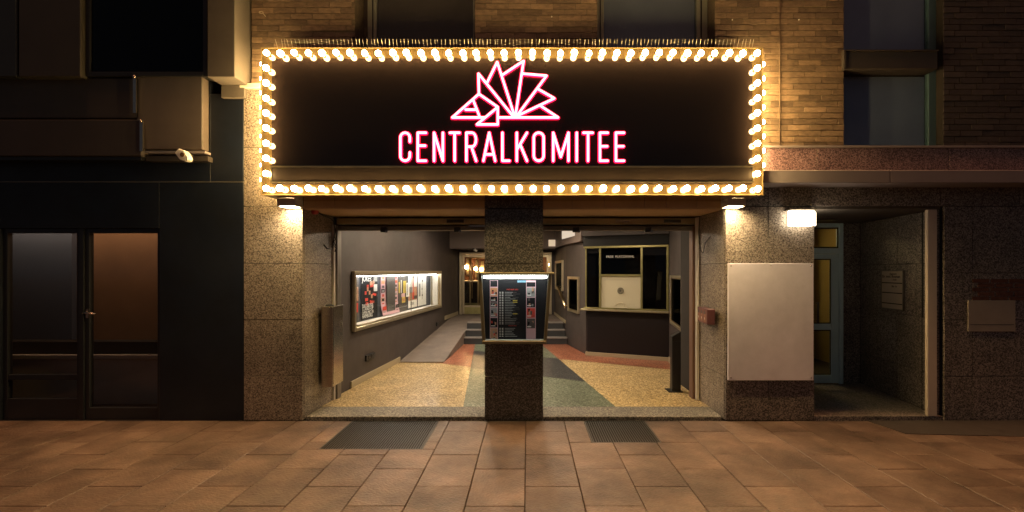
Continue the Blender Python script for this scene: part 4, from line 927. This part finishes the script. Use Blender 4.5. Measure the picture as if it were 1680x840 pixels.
for i, (px, py) in enumerate(((765, 438), (780.5, 441), (789.5, 442), (903, 434))):
    x, z = wx(px, 16.6), wz(py, 16.6)
    t = thing('foyer_wall_lamp', 'tiny glowing wall lamp in the foyer, %s' % ['leftmost beside the door frame', 'second from left', 'third, nearest the middle pillar', 'right of the middle pillar'][i], 'lamp', (x, 16.6, z), 'wall lamps in the foyer')
    bm = B(); ball(bm, (x, 16.6, z), .065, 2); obj('lamp_globe', bm, E_FOY, t)
    bm = B(); tube(bm, [(x, 16.66, z), (x, 16.99, z)], .02, 8); box(bm, x-.05, 16.94, z-.3, x+.05, 16.998, z+.3); obj('lamp_arm', bm, BRASS, t)

# ================================================================ DISPLAY CASE ON THE MIDDLE PILLAR
t = thing('display_case', 'lit glass display case with the monthly programme on the middle pillar', 'display case', (-.17, Y0, .88))
yt_, yb_ = 5.20, 5.24
cz1, cz0 = wz(449, 5.2), wz(562, 5.22)
xtl, xtr, xbl, xbr = wx(785, 5.2), wx(905, 5.2), wx(791, 5.2), wx(897, 5.2)
def trap(bm, xa0, xa1, z0, xb0, xb1, z1, y0, y1, mi=0):   # bottom xa0..xa1 at z0, top xb0..xb1 at z1
    xprism(bm, [(xa0, z0), (xa1, z0), (xb1, z1), (xb0, z1)], y0, y1, mi)
fw = .035
bm = B()
trap(bm, xbl, xbl+fw, cz0, xtl, xtl+fw, cz1, 5.19, 5.24); trap(bm, xbr-fw, xbr, cz0, xtr-fw, xtr, cz1, 5.19, 5.24)
CASEF = mat('case_bronze', (.15, .13, .085), .4, metal=.5)
obj('side_frame', bm, CASEF, t, bevel=.005)
bm = B(); box(bm, xbl+.002, 5.185, cz0-.012, xbr-.002, 5.245, cz0+.022); obj('bottom_frame', bm, CASEF, t, bevel=.004)
bm = B(); box(bm, xtl-.03, 5.17, cz1-.005, xtr+.03, Y0-.004, cz1+.014); obj('top_cover', bm, BRONZE, t, bevel=.003)
bm = B(); trap(bm, xbl+.003, xbl+.015, cz0+.01, xtl+.003, xtl+.015, cz1-.006, 5.241, Y0-.004); trap(bm, xbr-.015, xbr-.003, cz0+.01, xtr-.015, xtr-.003, cz1-.006, 5.241, Y0-.004); box(bm, xbl+.01, 5.246, cz0, xbr-.01, Y0-.004, cz0+.009); obj('case_sides', bm, WHITE, t)
bm = B(); trap(bm, xbl+.016, xbr-.016, cz0+.01, xtl+.016, xtr-.016, cz1-.006, Y0-.02, Y0-.005); obj('back_panel', bm, PBLK, t)
bm = B(); trap(bm, xbl+fw+.001, xbr-fw-.001, cz0+.024, xtl+fw+.001, xtr-fw-.001, cz1-.006, 5.212, 5.217); obj('pane', bm, G_CASE, t)
bm = B(); tube(bm, [(xtl+.05, 5.28, cz1-.035), (xtr-.05, 5.28, cz1-.035)], .014, 10); obj('light_tube', bm, E_TUBE, t)
bm = B(); box(bm, xtl+.03, 5.245, cz1-.012, xtr-.03, Y0-.022, cz1-.006); obj('reflector', bm, WHITE, t)
bm = B(); box(bm, xtl+.06, Y0-.03, cz1-.062, xtr-.06, Y0-.021, cz1-.013); obj('back_reflector', bm, WHITE, t)
bm = B(); box(bm, wx(885, 5.3), 5.25, cz1+.015, wx(894, 5.3), 5.35, cz1+.04); obj('cable_gland', bm, BLACK, t, bevel=.008)
# programme sheet
PS = Seg((wx(803.5, 5.40), 5.418), (wx(879, 5.40), 5.418)); pz0, pz1 = wz(560.5, 5.40), wz(460, 5.40)
PSL = PS.L; rc = [(0, .175, 0, 1, 0, iP), (.79, 1, 0, 1, 0, iP), (.178, .787, 0, 1, 0, iK), (.6, .787, .965, 1, 1, iB), (.01, .165, .895, .995, 1, iK), (.8, .99, .895, .97, 1, iK)]
pics = [(.74, .88, iO), (.65, .735, iK), (.56, .645, iD), (.40, .55, iG), (.23, .385, iK), (.02, .215, iS)]
for v0, v1, m_ in pics:
    rc.append((.012, .163, v0, v1, 1, m_))
    for q in range(5): u = rr.uniform(.02, .12); v = rr.uniform(v0+.01, v1-.05); rc.append((u, u+.035, v, v+rr.uniform(.02, .05), 2+q % 2, [iK, iS, iR, iK, iG][q]))
    rc.append((.025, .12, v0+.02, v0+.032, 4, iW))
for v0, v1, m_ in ((.73, .88, iG), (.56, .715, iK), (.39, .545, iR), (.215, .375, iD)):
    rc.append((.805, .985, v0, v1, 1, m_))
    for q in range(5): u = rr.uniform(.82, .93); v = rr.uniform(v0+.01, v1-.05); rc.append((u, u+.04, v, v+rr.uniform(.03, .07), 2+q % 2, [iK, iS, iK, iD, iG][q]))
    rc.append((.815, .90, v0+.02, v0+.035, 4, iW))
rc.append((.805, .985, .01, .205, 1, iP))
for k in range(20):
    v = .80 - k*.0272
    rc.append((.21, .235, v, v+.010, 1, iW)); rc.append((.26, .295, v, v+.010, 1, iW)); rc.append((.325, .325+rr.uniform(.12, .26), v, v+.009, 1, iG)); rc.append((.5, .5+rr.uniform(.05, .16), v, v+.006, 1, iD))
for k in (5, 6, 13): v = .80-k*.0272; rc.append((.50, .60, v, v+.012, 2, iY))
for k in range(6):
    v = .21 - k*.026
    rc.append((.21, .235, v, v+.010, 1, iW)); rc.append((.26, .295, v, v+.010, 1, iW)); rc.append((.325, .325+rr.uniform(.14, .3), v, v+.009, 1, iG))
poster('black and pink monthly programme sheet inside the lit case on the middle pillar', 0, PSL, pz0, pz1, iK, rc, [('OKTOBER 2021', .36, .84, .020, iR), ('VORSCHAU', .40, .25, .018, iR)], tt=0, seg=PS, grp=None)

# ================================================================ THINGS ON THE PILLARS
t = thing('steel_box', 'tall brushed steel post box on the left reveal of the entrance', 'metal box', (-2.45, 5.8, .3))
bm = B(); box(bm, wx(527, 5.78), 5.78, .30, -2.358, 6.11, wz(503, 5.78)); obj('box_body', bm, STEEL, t, bevel=.004)
bm = B(); tube(bm, [(-2.355, 6.03, 1.04), (-2.335, 6.03, 1.04)], .012, 8); box(bm, -2.357, 6.0, 1.0, -2.352, 6.06, 1.075); obj('lock', bm, GREYMET, t)
bm = B(); box(bm, -2.3575, 5.80, .33, -2.3565, 6.095, 1.25); bmesh.ops.translate(bm, verts=bm.verts, vec=(.0012, 0, 0)); obj('box_door', bm, STEEL, t)
bm = B(); ball(bm, (wx(541, 5.85), 5.85, wz(503, 5.78)+.004), .045, 2, sc=(1.1, 1.2, .5)); obj('black_cap', bm, RUBBER, t)
t = thing('alarm_beacon', 'small red alarm beacon on the left reveal just under the sign', 'alarm', (wx(516, 5.7), 5.7, wz(342, 5.7)))
x, z = -2.50, wz(343, 5.62); bm = B(); tube(bm, [(x, 5.62, z-.045), (x, 5.62, z+.03)], .042, 14); ball(bm, (x, 5.62, z-.045), .0418, 2, sc=(1, 1, .5)); obj('beacon_cap', bm, REDC, t)
bm = B(); box(bm, -2.56, 5.58, z+.0, x, 5.66, z+.028); obj('beacon_mount', bm, REDC, t)
bm = B(); zc = lambda p, y=5.9: wz(p, y)
tube(bm, [(-2.49, 5.66, 2.40), (-2.47, 5.8, 2.37), (-2.47, 6.0, 2.36), (-2.48, 6.12, 2.33), (-2.475, 6.14, 2.2), (-2.50, 6.14, 2.05), (-2.47, 6.14, 2.0), (-2.455, 6.15, 2.06), (-2.48, 6.15, 2.14), (-2.505, 6.15, 2.08), (-2.49, 6.1, 1.98), (-2.52, 6.0, 1.99), (-2.53, 5.93, 2.03)], .007, 6)
tube(bm, [(-2.47, 6.14, 2.25), (-2.45, 6.14, 2.15), (-2.49, 6.145, 2.08), (-2.46, 6.145, 2.0), (-2.48, 6.15, 1.95)], .006, 6)
tag(obj('cable', bm, RUBBER), 'loose black cables tangled at the top of the left shutter rail', 'cable')
bm = B(); tube(bm, [(2.19, 6.1, 2.40), (2.165, 6.06, 2.2), (2.15, 6.0, 2.05), (2.165, 5.98, 1.95), (2.2, 6.0, 1.93), (2.195, 5.92, 2.05), (2.215, 5.8, 2.12)], .006, 6)
tag(obj('cable', bm, RUBBER), 'thin black cable hanging beside the right shutter rail', 'cable')
t = thing('flyer_box', 'small flyer holder with reddish candle print on the right reveal', 'flyer holder', (2.1, 5.9, 1.1))
yb0, yb1 = 5.60, 6.02
FB = Seg((2.135, yb1), (2.10, yb0))
bm = B(); FB.box(bm, 0, FB.L, 1.075, 1.255, 0, .09)
for v in bm.verts:
    if v.co.z > 1.2 : v.co.x += .0
obj('holder_body', bm, mat('holder_plum', (.10, .035, .04), .45), t, bevel=.004)
bm = B(); L_ = FB.L
FB.quad(bm, .01, L_-.01, 1.085, 1.245, -.002, 0)
for k in range(3):
    a = .06+k*.13; FB.quad(bm, a-.04, a+.05, 1.10, 1.19, -.003, 1); FB.quad(bm, a-.008, a+.012, 1.125, 1.15, -.0045, 2); FB.quad(bm, a-.03, a+.03, 1.19, 1.225, -.004, 3)
obj('flyer_print', bm, [mat('print_plum', (.20, .07, .06), .5, var=.5, scale=30), mat('print_brown', (.34, .16, .09), .5, var=.4, scale=30), PWHT, PDRK], t)
t = thing('blank_board', 'large blank white board screwed to the right pillar', 'board', (2.28, Y0-.03, .46))
bx_0, bx_1, bz_0, bz_1 = wx(1194.5, 5.41), wx(1334.5, 5.41), wz(624, 5.41), wz(432, 5.41)
bm = B(); box(bm, bx_0, 5.405, bz_0, bx_1, 5.43, bz_1); obj('board_panel', bm, BOARD, t, bevel=.003)
bb = B(); tube(bb, [(0, -.004, 0), (0, .004, 0)], .007, 8); sc_me = bpy.data.meshes.new('screw'); bb.to_mesh(sc_me); bb.free(); sc_me.materials.append(STEEL)
for x, z in ((bx_0+.03, bz_1-.03), (bx_1-.03, bz_1-.03), (bx_0+.03, bz_0+.03), (bx_1-.03, bz_0+.03), ((bx_0+bx_1)/2, bz_1-.02)): inst('screw', sc_me, t, (x, 5.404, z))
for i in range(4):
    bm = B(); x = (bx_0+.1, bx_1-.1)[i % 2]; z = (bz_0+.1, bz_1-.1)[i // 2]; tube(bm, [(x, 5.431, z), (x, Y0-.002, z)], .02, 8); obj('stand_off', bm, STEEL, t)

# ================================================================ ALCOVE ON THE RIGHT
YA = 7.05; XA1 = 4.90
bm = B(); box(bm, XR1-.03, Y0+.012, -.1, 4.80, YA+.05, .045); box(bm, 4.80, 5.75, -.1, 5.0, YA+.05, .045); struct(obj('alcove_floor', bm, GR_B))
bm = B(); box(bm, XR1, Y0+.04, 2.412, 5.0, YA+.05, 2.438); tag(obj('alcove_ceiling', bm, PLASTER), 'plain ceiling of the alcove at the right', 'ceiling')
bm = B(); xprism(bm, [(3.55, 2.402), (4.25, 2.402), (4.2, 2.411), (3.6, 2.411)], 6.5, 6.75); tag(obj('ceiling_hatch', bm, BLACK), 'flat dark fitting on the alcove ceiling behind the wall lamp', 'ceiling fitting')
ARW = Seg((XA1, YA), (4.70, 5.50))
t = thing('alcove_wall', 'rough granite side wall of the alcove carrying the paper notice', 'wall', (XA1, YA, 0))
bm = B(); ARW.box(bm, 0, ARW.L, 0, 2.44, .032, .12); obj('core', bm, JOINT, t)
slabs(t, ARW, [0, .85, ARW.L], [.047, .506, 1.15, 1.79, 2.41], GR_B)
t = thing('alcove_wall', 'granite back wall of the alcove right of the glass door', 'wall', (4.6, YA, 0))
BK = Seg((wx(1383, YA), YA), (XA1, YA))
bm = B(); BK.box(bm, 0, BK.L+.1, 0, 2.44, .032, .12); obj('core', bm, JOINT, t)
slabs(t, BK, [0, BK.L], [.047, .506, 1.15, 1.79, 2.41], GR_B)
# glass door
ad0, ad1 = wx(1300, YA), wx(1382, YA)
t = thing('alcove_door', 'pale blue framed glass door with yellow light behind in the alcove', 'door', (ad0, YA, .045))
AD = Seg((ad0, YA), (ad1, YA)); AL_ = AD.L; dh = wz(413, YA)
bm = B(); AD.box(bm, 0, .06, .045, 2.405, -.03, .06); AD.box(bm, AL_-.06, AL_, .045, 2.405, -.03, .06); AD.box(bm, .06, AL_-.06, 2.345, 2.405, -.03, .06); AD.box(bm, .06, AL_-.06, dh-.03, dh+.05, -.03, .06); obj('door_frame', bm, FRAMET, t, bevel=.005)
a0, a1 = .065, AL_-.065; zl0, zl1 = .055, dh-.035
rl = wz(536, YA)
bm = B(); AD.box(bm, a0, a0+.14, zl0, zl1, -.02, .03); AD.box(bm, a1-.11, a1, zl0, zl1, -.02, .03); AD.box(bm, a0+.14, a1-.11, zl1-.07, zl1, -.02, .03); AD.box(bm, a0+.14, a1-.11, zl0, zl0+.12, -.02, .03); AD.box(bm, a0+.14, a1-.11, rl-.045, rl+.045, -.02, .03)
lf = obj('door_leaf', bm, FRAMET, t, bevel=.005)
for z0, z1 in ((zl0+.12, rl-.045), (rl+.045, zl1-.07)):
    bm = B(); AD.box(bm, a0+.14, a1-.11, z0, z1, .0, .006); obj('pane', bm, G_CLEAR, lf)
    bm = B(); AD.frame(bm, a0+.138, a1-.108, z0, z1, .016, -.006, -.001); obj('pane_gasket', bm, BLACK, lf)
bm = B(); AD.box(bm, .06, AL_-.06, dh+.05, 2.345, .0, .006); obj('transom_pane', bm, G_CLEAR, t)
bm = B(); AD.frame(bm, .062, AL_-.062, dh+.052, 2.343, .02, -.008, -.001); obj('transom_gasket', bm, BLACK, t)
hx = wx(1338, YA)-ad0
bm = B(); tube(bm, [AD.pt(hx, -.06, .95), AD.pt(hx, -.06, 1.25)], .012, 8); tube(bm, [AD.pt(hx, -.06, .97), AD.pt(hx, -.015, .97)], .01, 6); tube(bm, [AD.pt(hx, -.06, 1.23), AD.pt(hx, -.015, 1.23)], .01, 6); obj('door_handle', bm, GREYMET, lf)
bm = B(); box(bm, 2.6, YA, 0, ad0-.002, YA+.12, 2.44); box(bm, XR1-.02, YA, 0, ad0-.002, YA+.1, 2.42); tag(obj('alcove_back_wall', bm, PLASTER), 'hidden back wall left of the alcove door behind the right pillar', 'wall')
# stairwell behind
bm = B(); box(bm, 3.2, 9.2, 0, 5.6, 9.3, 2.7); box(bm, 3.1, YA+.13, 0, 3.2, 9.3, 2.7); box(bm, 5.5, YA+.13, 0, 5.6, 9.2, 2.7); box(bm, 3.2, YA+.13, 2.6, 5.5, 9.2, 2.7)
tag(obj('stairwell', bm, ROOMYE), 'yellow painted stairwell behind the alcove door', 'room')
bm = B(); box(bm, 3.2, YA+.06, -.05, 5.5, 9.2, .03); struct(obj('stairwell_floor', bm, PATCH))
bm = B(); box(bm, 4.82, 8.7, .03, 5.1, 9.19, 2.59); tag(obj('stairwell_pier', bm, ROOMYE), 'yellow pier inside the stairwell behind the alcove door', 'pier')
bm = B(); box(bm, 4.42, 8.2, .3, 4.6, 8.3, 2.0); tag(obj('stairwell_cabinet', bm, BLACK), 'dark narrow cabinet seen through the alcove door', 'cabinet')
t = thing('stairwell_lamp', 'lamp on the stairwell ceiling behind the alcove door', 'lamp', (4.2, 8.0, 2.55))
bm = B(); tube(bm, [(4.2, 8.0, 2.55), (4.2, 8.0, 2.59)], .14, 18); obj('lamp_glass', bm, emitter('stair_lamp_glow', (1, .72, .30), 40), t)
bm = B(); tube(bm, [(4.2, 8.0, 2.591), (4.2, 8.0, 2.599)], .16, 18); obj('lamp_rim', bm, WHITE, t)
# notice on the side wall
t = thing('paper_notice', 'framed paper notice with faint text on the alcove side wall', 'notice', tuple(ARW.pt(.5, -.02, 1.2)))
k1 = lambda px: (lambda k: (YA - (4.70 - .20/1.55*5.50)/(k - .20/1.55)))((px-CX)/FPX)/abs(ARW.u.y)
na0, na1 = k1(1449), k1(1484); nz0, nz1 = 1.21, 1.70
bm = B(); ARW.box(bm, na0, na1, nz0, nz1, -.02, -.004); obj('notice_board', bm, mat('notice_paper', (.40, .33, .26), .6), t, bevel=.003)
bm = B(); ARW.frame(bm, na0-.012, na1+.012, nz0-.012, nz1+.012, .012, -.026, -.004); obj('notice_frame', bm, GREYMET, t)
bm = B(); nl = na1-na0
for z in (.33, .20, .06):
    ARW.quad(bm, na0+.01, na1-.01, nz0+z, nz0+z+.012, -.0215)
ARW.text(bm, 'Dr. med. Bouman', na0+nl*.04, nz1-.085, .052, -.022); ARW.text(bm, 'Augenarzt', na0+nl*.4, nz1-.045, .035, -.022); ARW.text(bm, '1. Stock', na0+nl*.5, nz1-.12, .03, -.022); ARW.text(bm, 'Mo - Fr', na0+nl*.5, nz1-.21, .035, -.022)
obj('notice_print', bm, PBLK, t)
# white trim post and dark gap
bm = B(); box(bm, wx(1521.5, 5.46), 5.455, .045, wx(1537, 5.46), 5.498, 2.405); tag(obj('trim_post', bm, TRIM, bevel=.004), 'pale vertical trim post at the right edge of the alcove', 'post')
# right granite wall
t = thing('granite_wall', 'dark granite wall at the far right with the small grey panel', 'wall', (4.73, Y0, 0))
xw = wx(1549, Y0)
bm = B(); box(bm, xw-.01, Y0+.032, -.02, 9.4, Y0+.3, 2.44); obj('core', bm, BLACKMATT, t)
slabs(t, F, [xw, 5.06, 5.9, 6.8, 7.7, 8.6], [0, .506, 1.15, 1.68, 2.44], GR_B)
bm = B()
for k in range(5):
    for j in range(3):
        x = 5.06 + j*.21 + (k % 2)*.06; z = 1.37+k*.05
        if x+.19 < 5.75:
            inst_ = None
            F.box(bm, x, x+.185, z, z+.042, -.006, -.002)
tag(obj('exposed_bricks', bm, mat('reddish_brick', (.16, .06, .04), .8, var=.5, scale=20)), 'patch of reddish brick slips on the granite above the grey panel', 'bricks')
xa, xb = wx(1591, 5.41), wx(1669, 5.41)
bm = B(); box(bm, xa, 5.428, wz(544, 5.43), xb, 5.442, wz(493, 5.43)); bev(bm, .003); box(bm, xa+.02, 5.4265, wz(533, 5.43), xb-.02, 5.4278, wz(532, 5.43), 1)
tag(obj('grey_panel', bm, [PANELW, PDRK]), 'blank grey rectangular panel on the far right granite wall', 'panel')

# building mass behind the front (roof and sides keep the sky out of the rooms)
bm = B(); box(bm, -9.5, Y0+.3, 2.95, 9.5, 18, 5.6); box(bm, -9.5, 6.7, -.05, -3.4, 18, 2.94); box(bm, 5.7, 6.3, -.05, 9.5, 18, 2.94); box(bm, -3.39, 17.6, -.05, 5.69, 18, 2.94)
tag(obj('building_mass', bm, PLASTER), 'body of the building behind the street front', 'building')
